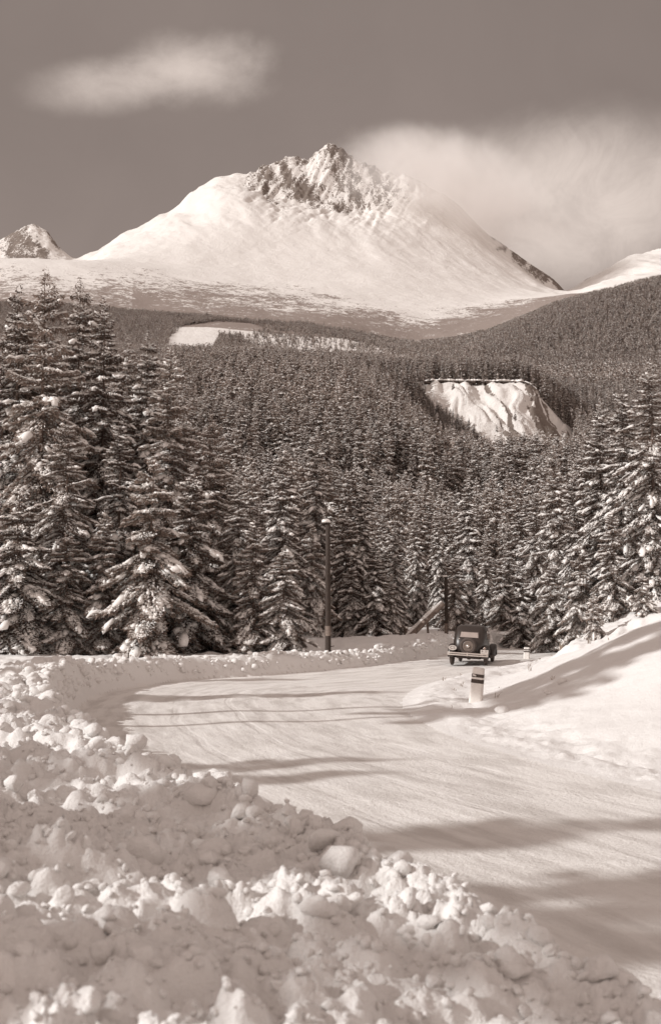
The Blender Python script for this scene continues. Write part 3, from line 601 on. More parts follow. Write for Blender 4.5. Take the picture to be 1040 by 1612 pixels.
# px, distance, photo height of the tip, width factor, prototype, label
T, Md, Sm = TALL, MED, SMALL
GL, GM, GR = 'tall spruces on the left of the road', 'spruces behind the far bend', 'spruces on the right slope'
near_trees = [
 (62, 50, 415, 1.0, T[2], GL, 'tallest dark spruce at the left edge, its tip beside the small crag'),
 (20, 53, 440, 1.1, T[0], GL, 'dark spruce standing left of the tallest one at the left edge'),
 (118, 57, 428, .95, T[1], GL, 'slender snow-striped spruce with pointed tip, second tall tip from the left edge'),
 (156, 54, 460, .95, T[3], GL, 'pale snow-laden slender spruce just right of the pointed second tip'),
 (196, 62, 527, .9, T[0], GL, 'dark spruce with drooping top between the pale spruce and the snow-capped pair'),
 (228, 60, 514, .85, T[1], GL, 'spruce with snow-capped round tip, left one of a snowy pair'),
 (264, 53, 536, 1.0, T[3], GL, 'heavily snowed spruce, right one of the snowy pair above the clearing'),
 (288, 62, 640, 1.0, T[2], GL, 'spruce whose tip shows just right of the snowy pair'),
 (100, 47, 640, 1.15, T[2], GL, 'dark wide spruce in front of the second tall tip'),
 (185, 49, 650, 1.1, T[0], GL, 'wide spruce in front of the drooping-top spruce'),
 (30, 45, 760, 1.2, Md[2], GL, 'low wide snowy spruce at the left edge behind the bank'),
 (105, 45.5, 830, 1.2, Md[0], GL, 'low spruce with grey shaded snow right of the one at the left edge'),
 (165, 46, 800, 1.1, Md[1], GL, 'low dark spruce left of the one with big snow pillows'),
 (235, 44.6, 715, 1.15, Md[2], GL, 'spruce carrying the biggest bright snow pillows, over the dark hollow'),
 (300, 46.5, 735, 1.1, Md[0], GL, 'spruce with long bright snowy boughs right of the big-pillow one'),
 (330, 52, 642, 1.05, T[2], GL, 'thin-boughed spruce rising behind the long bright boughs'),
 (375, 50, 735, 1.0, T[0], GL, 'loose spruce with bare horizontal boughs left of the dark gap'),
 (400, 45.5, 815, 1.1, Md[1], GL, 'low spruce at the foot of the wood, left of the dark tree by the pole'),
 (443, 49, 690, 1.0, T[3], GL, 'tall spruce with bright snow clumps left of the dark snow-capped pole'),
 (447, 45, 855, 1.15, Md[0], GL, 'low wide spruce directly left of the dark snow-capped pole'),
 (497, 58, 668, .9, T[1], GM, 'slender spruce whose tip stands above the dark pole'),
 (490, 50, 820, .9, Md[2], GM, 'spruce close behind the dark pole'),
 (545, 56, 800, .95, Md[0], GM, 'spruce just right of the dark pole'),
 (570, 64, 748, .85, T[1], GM, 'narrow striped spruce right of the pole, tip in mid forest'),
 (590, 54, 850, 1.0, Md[1], GM, 'dark low spruce above the snow mound right of the pole'),
 (622, 60, 820, .85, T[0], GM, 'dark spruce left of the leaning beam'),
 (615, 54.5, 900, .9, Md[2], GM, 'low dark spruce over the foot of the leaning beam'),
 (655, 75, 790, .8, T[3], GM, 'spruce behind the leaning beam'),
 (690, 72, 800, .75, T[1], GM, 'spruce behind the thin second pole'),
 (738, 74, 738, .85, T[1], GM, 'tall narrow snow-tiered spruce above the black car'),
 (715, 68, 870, .9, Md[0], GM, 'low snowy spruce left above the black car'),
 (765, 70, 830, .85, T[3], GM, 'spruce above the right side of the black car'),
 (750, 58, 955, .9, Sm[0], GM, 'small snowy spruce close behind the car roof'),
 (800, 68, 815, .9, T[0], GR, 'spruce right of the one above the car'),
 (818, 58, 880, 1.0, Md[1], GR, 'dark low spruce on the slope foot right of the car'),
 (845, 66, 760, .85, T[2], GR, 'spruce left of the dark tree below the white scar'),
 (874, 62, 692, .85, T[3], GR, 'tall dark spruce with its tip at the lower right corner of the white scar'),
 (868, 53, 880, 1.0, Md[0], GR, 'low snowy spruce on the right slope left of the sapling'),
 (905, 58, 735, .9, T[2], GR, 'spruce between the dark tree below the scar and the large right one'),
 (950, 52, 622, 1.0, T[3], GR, 'large snow-clumped spruce left of the one at the right edge'),
 (985, 50, 600, 1.0, T[0], GR, 'tallest dark spruce at the right edge'),
 (1030, 47, 560, 1.1, T[2], GR, 'dark spruce beyond the right edge one, half outside the view'),
 (915, 50, 850, .9, Md[2], GR, 'low spruce at the foot of the large right spruces'),
 (965, 46, 800, 1.0, Md[1], GR, 'low spruce in front of the tallest one at the right edge'),
 (934, 42, 930, .9, Sm[1], GR, 'dark sapling alone on the bright right slope'),
 (1010, 42.5, 900, 1.1, Sm[0], GR, 'small snowy spruce on the slope at the right edge'),
]
names_used = []
for px, D, tip, wd, pr, grp, lab in near_trees:
    a, b = tans(px, 960.); x = float(a) * D; z0 = float(zg(x, D)[0]); _, tz = tans(px, tip); H = CZ + float(tz) * D - z0
    place_tree('spruce_tree', pr, x, D, H, wd * 1.0, lab, grp)
# fillers just behind
fill = []; fill_objs = []
for k in range(400):
    D = random.uniform(54, 92); a = random.uniform(-.38, .38); x = a * D; px = 520 + a * 1760
    s_, _ = sdist([x], [D], LEd, LEu); r_, _ = sdist([x], [D], REd, REu)
    if -2.5 < float(s_[0]) and float(r_[0]) < 2.5 and D < 84: continue
    if any(math.hypot(x - q[0], D - q[1]) < 2.5 for q in fill): continue
    cap = np.interp(px, [0, 130, 200, 290, 330, 450, 560, 640, 760, 800, 870, 1000, 1040], [470, 560, 600, 690, 730, 770, 830, 840, 840, 830, 790, 680, 640]); tz = float(tans(px, cap + random.uniform(0, 90))[1])
    z0 = float(zg(x, D)[0]); H = CZ + tz * D - z0
    if H < 3.5: continue
    fill.append((x, D, H, px))
    lab, grp = (('snowy spruce filling the wood behind the tall left trees', 'spruces inside the left wood') if px < 500 else
                ('snowy spruce filling the wood behind the far bend', 'spruces inside the wood behind the bend') if px < 800 else
                ('snowy spruce filling the wood behind the right slope trees', 'spruces inside the right wood'))
    fill_objs.append((px, lab, grp, place_tree('spruce_tree', random.choice(TALL + [MED[1]]) if H > 8 else random.choice(MED), x, D, H, random.uniform(.85, 1.05), lab, grp)))
ORD = 'first second third fourth fifth sixth seventh eighth ninth tenth eleventh twelfth thirteenth fourteenth fifteenth sixteenth seventeenth eighteenth nineteenth'.split()
TENS = {20: 'twenty', 30: 'thirty', 40: 'forty', 50: 'fifty', 60: 'sixty', 70: 'seventy', 80: 'eighty', 90: 'ninety'}
def ordinal(k): return ORD[k - 1] if k < 20 else (TENS[k // 10 * 10][:-1] + 'ieth' if k % 10 == 0 else TENS[k // 10 * 10] + '-' + ORD[k % 10 - 1])
for g_, where in (('spruces inside the left wood', 'wood behind the tall left trees'), ('spruces inside the wood behind the bend', 'wood behind the far bend'), ('spruces inside the right wood', 'wood behind the right slope')):
    for k, q in enumerate(sorted([q for q in fill_objs if q[2] == g_], key=lambda q: q[0])): q[3]['label'] = 'snowy spruce, %s from the left of those filling the %s' % (ordinal(k + 1), where)
# trees left of the view whose shade falls on the bank and the road
LOFTY = near_proto(23, 22, 3.6, bare=.66, gaps=.2, twigs=16000, pillows=900)
HIGH = [near_proto(21, 19, 2.8, bare=.50, gaps=.22, twigs=18000, pillows=2200), near_proto(22, 19, 2.4, bare=.42, gaps=.28, twigs=16000, pillows=2000)]
shade = [(-13.5, 1.0, 8, 0), (-17, 1.9, 15, 1), (-19.5, 4.0, 17.5, 1), (-16.5, 6.2, 14.5, 1), (-18, 3.0, 9, 0), (-21.5, 7.7, 16.5, 1), (-18.5, 12.9, 12, 1), (-18.5, 14.3, 12.2, 1),
         (-18.5, 22.9, 22, 2), (-19.5, 20.3, 21, 2), (-19, 27.2, 13, 1), (-20, 33, 12, 1), (-19, 36.5, 12, 1)]
for k, (x, y, H, hi) in enumerate(shade):
    y -= .111 * (abs(x) + 1)
    place_tree('spruce_tree', LOFTY if hi == 2 else HIGH[k % 2] if hi else TALL[k % 4], x, y, H, 1.0, 'spruce standing left of the view, its shadow lying on bank and road', 'spruces left of the view that shade the road', z=.6)

# forest: individuals for those that show largest, the rest as one mass
def sample_forest():
    out = []
    for d0, d1, sp_ in ((80, 260, 4.5), (260, 900, 5.2), (900, 1500, 5.3), (1500, 2650, 4.7)):
        n = int((d1 ** 2 - d0 ** 2) * .5 * .72 / (sp_ * sp_))
        D = np.sqrt(rng.uniform(d0 * d0, d1 * d1, n)); a = rng.uniform(-.36, .36, n); out.append(np.c_[a * D, D])
    return np.concatenate(out)
def scar_extra(n):
    D = rng.uniform(900, 1000, n); a = rng.uniform((666 - 520) / F, (770 - 520) / F, n); return np.c_[a * D, D]
P = np.concatenate([scar_extra(900), sample_forest(), np.stack([(lambda D, a: (a * D, D))(d_, a_) for d_, a_ in zip(np.sqrt(rng.uniform(1450 ** 2, 2350 ** 2, 26000)), rng.uniform(.12, .36, 26000))])]); fx, fy = P[:, 0], P[:, 1]; fz = zfar_pts(fx, fy); fpx, fpy = proj(fx, fy, fz)
def inpoly(px, py, poly):
    ins = np.zeros(len(px), bool); n = len(poly)
    for k in range(n):
        x0, y0 = poly[k]; x1, y1 = poly[(k + 1) % n]
        c = ((y0 > py) != (y1 > py)) & (px < (x1 - x0) * (py - y0) / ((y1 - y0) if y1 != y0 else 1e-9) + x0); ins ^= c
    return ins
ok = np.ones(len(P), bool)
tl_ = np.interp(fpx, [0, 170, 270, 400, 520, 600, 660, 700, 760, 820, 880, 1000, 1040], [470, 484, 494, 502, 515, 532, 543, 534, 524, 497, 480, 449, 440]) + 4 * vnoise(fx / 60, fy / 60, 3)
ab = tl_ - fpy
ok &= (ab < 0) | (rng.random(len(P)) < .10 * np.exp(-ab / 12))
ok &= ~inpoly(fpx, fpy, [(262, 546), (268, 530), (290, 513), (340, 506), (395, 509), (420, 520), (385, 528), (345, 530), (335, 550), (300, 553)])
inB = inpoly(fpx, fpy, [(350, 506), (440, 513), (560, 538), (650, 562), (560, 590), (480, 584), (415, 566), (390, 540)])
ok &= ~(inB & (rng.random(len(P)) < .80 + .15 * vnoise(fx / 45, fy / 45, 8)))
scar_reg = (fy > 893) & (fy < 1005) & (fpx > 666) & (fpx < 902) & (fpy < 14 + np.interp(fpx, [666, 700, 735, 750, 790, 850, 895], [618, 640, 655, 675, 708, 714, 690]))
ok &= ~(scar_reg & (rng.random(len(P)) < .985))
# openings that let the scar show over the trees in front of it
ok &= ~((fy > 860) & (fy < 900) & (fpx > 690) & (fpx < 890) & (rng.random(len(P)) < .5))
dens = .5 + .5 * vnoise(fx / 22, fy / 22, 12); ok &= (rng.random(len(P)) < .62 + .6 * dens) | ((fpx > 740) & (fy > 1400))
# keep the road corridor free
s_, _ = sdist(fx, fy, LEd, LEu); r_, _ = sdist(fx, fy, REd, REu); ok &= ~((s_ > -2) & (r_ < 2.5) & (fy < 86))
fx, fy, fz, fpx, fpy = fx[ok], fy[ok], fz[ok], fpx[ok], fpy[ok]
fh = np.interp(fy, [80, 150, 300, 700, 1400, 2000, 2650], [15, 20, 24, 23, 18, 13, 10]) * rng.uniform(.38, 1.3, len(fx)) ** .8 * (1 + .12 * vnoise(fx / 70, fy / 70, 15))
fh *= np.where((fpx > 760) & (fy > 1500), .8, 1); fw = rng.uniform(.72, 1.3, len(fx)); fh *= np.where((fy > 600) & (fy < 780) & (fpx > 745) & (fpx < 905), .62, 1); fh *= np.where((fy > 780) & (fy < 1010) & (fpx > 670) & (fpx < 905), .42, 1)
capy = np.interp(fpx, [0, 200, 330, 450, 560, 760, 870, 1000, 1040], [470, 570, 650, 690, 725, 745, 705, 620, 600]) + rng.uniform(0, 70, len(fx))
hc = CZ + fy * tans(fpx, capy)[1] - fz; fh = np.where(fy < 300, np.clip(np.minimum(fh, hc), 4, 30), fh)
order = np.argsort(fy); nind = max(0, 296 - len(near_trees) - len(fill) - len(shade))
for k in order[:nind]:
    o = bpy.data.objects.new('spruce_tree', MIDM[k % 5]); C.objects.link(o); s = fh[k] / 16
    o.location = (fx[k], fy[k], fz[k] - .2); o.scale = (s * fw[k], s * fw[k], s); o.rotation_euler = (0, 0, random.uniform(0, 6.28))
    tag(o, 'snow-dusted spruce in the middle forest beyond the roadside trees', 'spruce', 'spruces of the middle forest')
def scatter(name, idx, protos, pH):
    me = bpy.data.meshes.new(name); n = len(idx); me.vertices.add(n); me.vertices.foreach_set('co', np.stack([fx[idx], fy[idx], fz[idx] - .2], -1).astype(np.float32).ravel())
    s = fh[idx] / pH
    for an_, arr in (('rot', np.stack([rng.normal(0, .04, n), rng.normal(0, .04, n), rng.uniform(0, 6.28, n)], -1)), ('scl', np.stack([s * fw[idx], s * fw[idx], s], -1))):
        a = me.attributes.new(an_, 'FLOAT_VECTOR', 'POINT'); a.data.foreach_set('vector', arr.astype(np.float32).ravel())
    a = me.attributes.new('pick', 'INT', 'POINT'); a.data.foreach_set('value', rng.integers(0, len(protos), n).astype(np.int32))
    o = obj(name, me)
    col_ = bpy.data.collections.new(name + '_kinds')
    for k, p in enumerate(protos): q = bpy.data.objects.new('%s_kind_%d' % (name, k), p); col_.objects.link(q)
    return o, col_
def gn(o, cols):
    ng = bpy.data.node_groups.new('scatter_trees', 'GeometryNodeTree')
    ng.interface.new_socket('Geometry', in_out='INPUT', socket_type='NodeSocketGeometry'); ng.interface.new_socket('Geometry', in_out='OUTPUT', socket_type='NodeSocketGeometry')
    gi = ng.nodes.new('NodeGroupInput'); go = ng.nodes.new('NodeGroupOutput')
    ci = ng.nodes.new('GeometryNodeCollectionInfo'); ci.inputs[0].default_value = cols; ci.inputs[1].default_value = True; ci.inputs[2].default_value = True
    ip = ng.nodes.new('GeometryNodeInstanceOnPoints'); ip.inputs['Pick Instance'].default_value = True
    def na(nm, ty):
        n = ng.nodes.new('GeometryNodeInputNamedAttribute'); n.data_type = ty; n.inputs[0].default_value = nm; return n.outputs[0]
    L = ng.links; L.new(gi.outputs[0], ip.inputs['Points']); L.new(ci.outputs[0], ip.inputs['Instance'])
    er = ng.nodes.new('FunctionNodeEulerToRotation'); L.new(na('rot', 'FLOAT_VECTOR'), er.inputs[0])
    L.new(na('pick', 'INT'), ip.inputs['Instance Index']); L.new(er.outputs[0], ip.inputs['Rotation']); L.new(na('scl', 'FLOAT_VECTOR'), ip.inputs['Scale'])
    L.new(ip.outputs[0], go.inputs[0]); m = o.modifiers.new('scatter_trees', 'NODES'); m.node_group = ng
rest = order[nind:]; yy_ = fy[rest]
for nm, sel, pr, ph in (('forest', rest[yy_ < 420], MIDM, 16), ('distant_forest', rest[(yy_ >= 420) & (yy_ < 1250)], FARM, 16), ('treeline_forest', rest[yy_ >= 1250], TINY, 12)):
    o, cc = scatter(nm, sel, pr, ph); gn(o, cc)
    tag(o, {'forest': 'dense snow-dusted spruce forest rising behind the roadside trees', 'distant_forest': 'distant spruce forest around the white eroded slope', 'treeline_forest': 'far dark forest below the mountain around the bright clearing'}[nm], 'forest', kind='stuff')

# ------------------------------------------------------------------ loose clods
def rough_ico(shape, seed, amp=.22):
    v, f = shape; rg = np.random.default_rng(seed); d = v.copy(); r = np.ones(len(v))
    for _ in range(13): n = unit(rg.normal(size=(1, 3)))[0]; c = rg.uniform(.55, .92); dd = v @ n; r = np.where(dd * r > c, c / np.maximum(dd, .01), r)
    for q, a in ((1.5, amp), (3.5, amp * .5), (7, amp * .25)): ph = rg.random(6) * 6; r = r + a * .5 * (np.sin(v[:, 0] * q + ph[0] + 2 * np.sin(v[:, 2] * q * .8 + ph[3])) * np.sin(v[:, 1] * q * 1.1 + ph[1]) + .6 * np.sin(v[:, 2] * q * 1.3 + ph[2] + v[:, 0] * q))
    return v * r[:, None], f
def rot_rand(n, rg):
    q = unit(rg.normal(size=(n, 4))); a, b, c, d = q.T
    return np.stack([np.stack([1-2*(c*c+d*d), 2*(b*c-a*d), 2*(b*d+a*c)], -1), np.stack([2*(b*c+a*d), 1-2*(b*b+d*d), 2*(c*d-a*b)], -1), np.stack([2*(b*d-a*c), 2*(c*d+a*b), 1-2*(b*b+c*c)], -1)], 1)
def clods(name, n, region, rmin, rmax, shape, power, seed, label, sink=.35):
    rg = np.random.default_rng(seed); x, y = region(rg, n); ok_ = np.isfinite(x); x, y = x[ok_], y[ok_]; z, s, _, _ = near_z(x, y, True)
    r = rmin + (rmax - rmin) * rg.random(len(x)) ** power; r *= np.interp(y, [3, 6, 9], [.45, .8, 1]); V = []; Fc = []; off = 0; shp = [rough_ico(shape, seed * 10 + k) for k in range(8)]; Rm = rot_rand(len(x), rg)
    for k in range(len(x)):
        v, f = shp[k % 8]; p = (v * rg.uniform(.6, 1.3, 3)) @ Rm[k].T * r[k]; p[:, 2] *= .85
        V.append(p + np.array([x[k], y[k], z[k] + r[k] * (1 - 2 * sink) * .5])); Fc.append(f + off); off += len(v)
    return tag(obj(name, mesh_np(name, np.concatenate(V), np.concatenate(Fc), M_clod)), label, 'snow', kind='stuff')
def reg_near(rg, n):
    y = 2.6 + 18 * rg.random(n) ** 1.3; x = rg.uniform(-.36, .36, n) * y; s, _ = sdist(x, y, LEd, LEu); bad = s > -.12; x = np.where(bad, np.nan, x); return x, y
def reg_all(rg, n):
    y = 2.8 + 26 * rg.random(n) ** 1.5; x = rg.uniform(-.36, .36, n) * y; s, _ = sdist(x, y, LEd, LEu); bad = (s > .25) | ((s > -.1) & (rg.random(n) < .9)); return np.where(bad, np.nan, x), y
def reg_edge(rg, n):
    k = rg.integers(5, 330, n); off_ = -.15 - rg.random(n) ** 1.5 * .9; d = np.gradient(LEd, axis=0); d = unit(d); nrm = np.c_[d[:, 1], -d[:, 0]]; p = LEd[k] + nrm[k] * off_[:, None]; return p[:, 0], p[:, 1]
clods('snow_clods', 1500, reg_near, .02, .12, IC3, 3.0, 5, 'plough-thrown snow clods heaped on the near roadside bank')
clods('snow_clods', 36, reg_near, .11, .18, IC3, 1.5, 6, 'large rounded snow lumps along the near bank', sink=.62)
clods('snow_clods', 9000, reg_all, .012, .055, IC2, 1.6, 15, 'fine crumbs of broken snow strewn over the near bank', sink=.3)
clods('bank_crest_clods', 1500, reg_edge, .04, .15, IC2, 1.8, 7, 'broken snow clods along the crest of the ploughed bank')

def chunk(px, py, D_or_none, r, label, group=None, seed=1):
    _, b = tans(px, py); D = D_or_none; a, _ = tans(px, py); x = float(a) * D; z = float(zg(x, D)[0]); v, f = rough_ico(IC3, seed)
    o = obj('snow_chunk', mesh_np('snow_chunk', v * np.array([r, r * .8, r * .75]), f, M_clod)); o.location = (x, D, z + r * .3); return tag(o, label, 'snow chunk', group)
chunk(186, 1076, 34.0, .16, 'rounded snow chunk lying alone at the foot of the far left bank', seed=3)
chunk(247, 1068, 36.0, .09, 'small snow chunk on the road edge right of the lone rounded one', seed=4)
chunk(275, 1064, 37.0, .08, 'tiny snow chunk close to the far bank foot, rightmost of three', seed=5)
chunk(884, 1080, 26.0, .13, 'widest snow chunk on the smooth shaded mound at right', seed=6)
chunk(858, 1086, 25.5, .08, 'small snow chunk left of the widest one on the shaded mound', seed=7)
chunk(862, 1096, 25.0, .09, 'small snow chunk just below its neighbour on the shaded mound', seed=8)
chunk(790, 1125, 24.2, .16, 'snow stub with a long thin shadow right of the striped post', seed=9)

# ------------------------------------------------------------------ poles, beam, marker posts
def box(x0, x1, y0, y1, z0, z1):
    v = np.array([(x, y, z) for z in (z0, z1) for y in (y0, y1) for x in (x0, x1)], float)
    return v, np.array([(0, 2, 3, 1), (4, 5, 7, 6), (0, 1, 5, 4), (1, 3, 7, 5), (3, 2, 6, 7), (2, 0, 4, 6)])
def join(*ps):
    V = []; Fc = []; o = 0
    for v, f in ps:
        f = np.asarray(f); f = np.c_[f, f[:, 2]] if f.shape[1] == 3 else f
        V.append(v); Fc.append(f + o); o += len(v)
    return np.concatenate(V), np.concatenate(Fc)
def part(name, geo, mat, parent, smooth=True): return obj(name, poly_mesh(name, [(geo[0], geo[1], mat, smooth)]), parent)
def snowcap(r, h, ox=0, seed=2):
    v, f = rough_ico(IC3, seed, .12); v = v * np.array([r, r, h]); v[:, 2] = np.maximum(v[:, 2], -.25 * h); v[:, 0] += ox; return v, f
pa, _ = tans(516, 1000.); PD = 43.6; pxx = float(pa) * PD; pz = float(zg(pxx, PD)[0]); ptop = CZ + float(tans(516, 822)[1]) * PD
p = empty('telegraph_pole', (pxx, PD, pz)); Hh = ptop - pz
rg_ = random.Random(3); part('shaft', tube([(.0, 0, -.4), (0.005, 0, Hh * .3), (-.01, 0, Hh * .6), (0, 0, Hh)], [.118, .11, .10, .09], 14, rg=rg_), M_pole, p)
part('pale_band', tube([(.003, 0, .72), (.004, 0, 1.1)], [.1185, .1175], 16), M_wood, p)
c_ = part('snow_cap', snowcap(.20, .13, -.05), M_tsnow, p); c_.location = (0, 0, Hh + .02)
part('stub_peg', tube([(.08, -.02, .30), (.24, -.05, .33)], [.018, .014], 6), M_pole, p)
tag(p, 'dark bare wooden pole with a snow cap and pale band at the far bank', 'pole')
pa, _ = tans(702, 1000.); PD2 = 60; x2 = float(pa) * PD2; z2 = float(zg(x2, PD2)[0]); t2 = CZ + float(tans(702, 908)[1]) * PD2
p = empty('telegraph_pole', (x2, PD2, z2)); Hh = t2 - z2
part('shaft', tube([(0, 0, -.4), (.02, 0, Hh * .5), (.0, 0, Hh)], [.10, .095, .085], 12, rg=rg_), M_pole, p)
part('pale_band', tube([(.0, 0, .05), (.005, 0, .6)], [.106, .105], 14), M_wood, p)
c_ = part('snow_cap', snowcap(.17, .12, -.04, 4), M_tsnow, p); c_.location = (0, 0, Hh + .02)
tag(p, 'thin dark pole left of the car, behind the leaning beam', 'pole')
A = at(640, 1003, 54.5); B = at(698, 950, 54.0); A.z -= .1
mid_ = (A + B) / 2; ln_ = (B - A).length; beam = empty('leaning_beam', A)
dv = B - A; part('timber', tube([(0, 0, 0), tuple(dv * .5), tuple(dv)], [.145, .135, .125], 12, rg=rg_), M_wood, beam)
up_ = Vector((-dv.z, 0, dv.x)).normalized() * .14
v, f = tube([tuple(dv * .03 + up_), tuple(dv * .3 + up_ * 1.1), tuple(dv * .6 + up_ * 1.2), tuple(dv * 1.0 + up_)], [.07, .10, .11, .06], 10, rg=rg_); part('snow_strip', (v, f), M_tsnow, beam)
foot = at(655, 1003, 54.2)
part('prop', tube([tuple(dv * .55), (dv.x * .62, .25, dv.z * .0 - .2)], [.05, .06], 8), M_wood, beam)
tag(beam, 'thick timber beam leaning up to the right with snow on top', 'beam')
sb = empty('stump_post', at(638, 1003, 55.2)); part('shaft', tube([(0, 0, -.3), (0, 0, .42)], [.10, .09], 10), M_wood, sb); q = part('snow_cap', snowcap(.15, .10, 0, 6), M_tsnow, sb); q.location = (0, 0, .45)
tag(sb, 'short pale stump post with snow cap at the foot of the leaning beam', 'post')

def marker(px, py_base, py_top, D, wpx, label, lean, tabs=True, rz=-.25):
    a, _ = tans(px, py_base); x = float(a) * D; z = float(zg(x, D)[0]); top = CZ + float(tans(px, py_top)[1]) * D; H = top - z; wd = wpx / F * D
    r = empty('marker_post', (x, D, z), rz); r.rotation_euler = (0, lean, rz)
    def prism(z0, z1, g=0, x0=-.5, x1=.5):           # tapered stone, slightly wider below, chamfered corners
        v = []; 
        for zz in (z0, z1):
            k = 1 + .16 * (1 - zz / H); w2 = wd * k
            c = .12 * w2; hx, hy = w2 / 2 + g, w2 * .42 + g
            pts = [(-hx + c, -hy), (hx - c, -hy), (hx, -hy + c), (hx, hy - c), (hx - c, hy), (-hx + c, hy), (-hx, hy - c), (-hx, -hy + c)]
            v += [(min(max(px_, x0 * 2 * hx), x1 * 2 * hx), py_, zz) for px_, py_ in pts]
        f = [(i, (i + 1) % 8, 8 + (i + 1) % 8, 8 + i) for i in range(8)]; v += [(0, 0, z0), (0, 0, z1)]
        f += [((i + 1) % 8, i, 16, 16) for i in range(8)] + [(8 + i, 8 + (i + 1) % 8, 17, 17) for i in range(8)]
        return np.array(v, float), np.array(f)
    part('shaft', prism(-.3, H), M_white, r, False)
    part('dark_band', prism(H * .58, H * .69, .004), M_black, r, False); part('dark_band', prism(H * .75, H * .84, .004), M_black, r, False)
    if tabs:
        v, f = rough_ico(IC2, 3, .2); v = v * np.array([.05, .035, .028]); v += np.array([-wd * .26, -wd * .42 - .03, H * .80]); part('clinging_snow', (v, f), M_tsnow, r)
        c2_ = part('snow_cap', snowcap(wd * .50, .035, 0, 8), M_tsnow, r); c2_.location = (0, 0, H + .005)
    return tag(r, label, 'post')
marker(748, 1110, 1052, 27.0, 17.5, 'white roadside post with two dark bands, leaning below the car', R(6))
marker(828, 1034, 1019, 47.0, 8, 'small white post with dark top beyond the car on the right verge', R(2), False)
marker(843, 1024, 1011, 56.0, 6, 'smallest white post, farthest along the right verge', R(-2), False)

def tufts():
    rg = random.Random(8); V = []; Fc = []
    def tuft(x, y, n, h):
        z = float(zg(x, y)[0])
        for _ in range(n):
            a = rg.random() * 6.28; l = h * rg.uniform(.5, 1.1); b = rg.uniform(.1, .8) * l; x0 = x + rg.uniform(-.05, .05); y0 = y + rg.uniform(-.05, .05); w_ = .006
            i = len(V); V.extend([(x0 - w_, y0, z - .05), (x0 + w_, y0, z - .05), (x0 + math.cos(a) * b * .4 + w_, y0 + math.sin(a) * b * .4, z + l * .6), (x0 + math.cos(a) * b * .4 - w_, y0 + math.sin(a) * b * .4, z + l * .6), (x0 + math.cos(a) * b, y0 + math.sin(a) * b, z + l)])
            Fc.append((i, i + 1, i + 2, i + 3)); Fc.append((i + 3, i + 2, i + 4, i + 4))
    for _ in range(45):
        px = rg.uniform(690, 960); D = rg.uniform(24, 52); x = (px - 520) / F * D
        r_, _ = sdist([x], [D], REd, REu)
        if float(r_[0]) < .4: continue
        tuft(x, D, rg.randint(2, 6), rg.uniform(.06, .22))
    for q in ((8.6, 42), (9.4, 41), (8.9, 43.5)): tuft(*q, 12, .25)
    return tag(obj('dry_grass', poly_mesh('dry_grass', [(np.array(V), np.array(Fc), M_grass, False)])), 'dry grass blades poking through the snow on the right verge', 'grass', kind='stuff')
tufts()

# ------------------------------------------------------------------ the car (x right, y forward, z up; rear at y = 0)
def rrect(hw, y0, y1, z, n=40, e=4.5):
    out = []; cy = (y0 + y1) / 2; hy = (y1 - y0) / 2
    for k in range(n): t = 6.28318 * k / n; c, s = math.cos(t), math.sin(t); out.append((hw * math.copysign(abs(c) ** (2 / e), c), cy + hy * math.copysign(abs(s) ** (2 / e), s), z))
    return out
def loft(secs, cap=True):
    n = len(secs[0]); v = [p_ for s_ in secs for p_ in s_]; f = [(k * n + q, k * n + (q + 1) % n, (k + 1) * n + (q + 1) % n, (k + 1) * n + q) for k in range(len(secs) - 1) for q in range(n)]
    if cap:
        for k in (0, len(secs) - 1):
            c = np.mean(np.array(secs[k]), axis=0); v.append(tuple(c)); ci = len(v) - 1; f += [(k * n + q, k * n + (q + 1) % n, ci, ci) for q in range(n)]
    return np.array(v, float), np.array(f)
def fender(cx, cy, cz, hw, ry, rz, bottom, tail=0):
    nu, nv = 22, 14; v = []
    for i in range(nu + 1):
        t = math.pi * i / nu
        for j in range(nv + 1):
            s = -1 + 2 * j / nv; k = (1 - abs(s) ** 3.2) ** (1 / 2.4); yy2 = -math.cos(t) * ry * (.55 + .45 * k); 
            if yy2 < 0: yy2 *= 1 + tail
            v.append((cx + s * hw, cy + yy2, max(cz + math.sin(t) ** .8 * rz * (.62 + .38 * k) if 0 < i < nu else bottom, bottom)))
    f = [(i * (nv + 1) + j, i * (nv + 1) + j + 1, (i + 1) * (nv + 1) + j + 1, (i + 1) * (nv + 1) + j) for i in range(nu) for j in range(nv)]
    o = len(v); 
    for j in (0, nv):                                 # close the side walls down to the arch
        base = len(v)
        for i in range(nu + 1): p_ = v[i * (nv + 1) + j]; v.append((p_[0], cy + (p_[1] - cy) * .78, max(bottom, cz + (p_[2] - cz) * .72)))
        f += [(i * (nv + 1) + j, (i + 1) * (nv + 1) + j, base + i + 1, base + i) for i in range(nu)]
    return np.array(v, float), np.array(f)
def ring(cx, cy, cz, R_, r_, axis='x', n=32, m=12, sq=1.0):
    v = []; f = []
    for i in range(n):
        t = 6.28318 * i / n
        for j in range(m):
            u = 6.28318 * j / m; a = R_ + r_ * math.cos(u); b = r_ * math.sin(u) * sq
            v.append((cx + b, cy + a * math.cos(t), cz + a * math.sin(t)) if axis == 'x' else (cx + a * math.cos(t), cy + b, cz + a * math.sin(t)))
    for i in range(n):
        for j in range(m): f.append((i * m + j, ((i + 1) % n) * m + j, ((i + 1) % n) * m + (j + 1) % m, i * m + (j + 1) % m))
    return np.array(v), np.array(f)
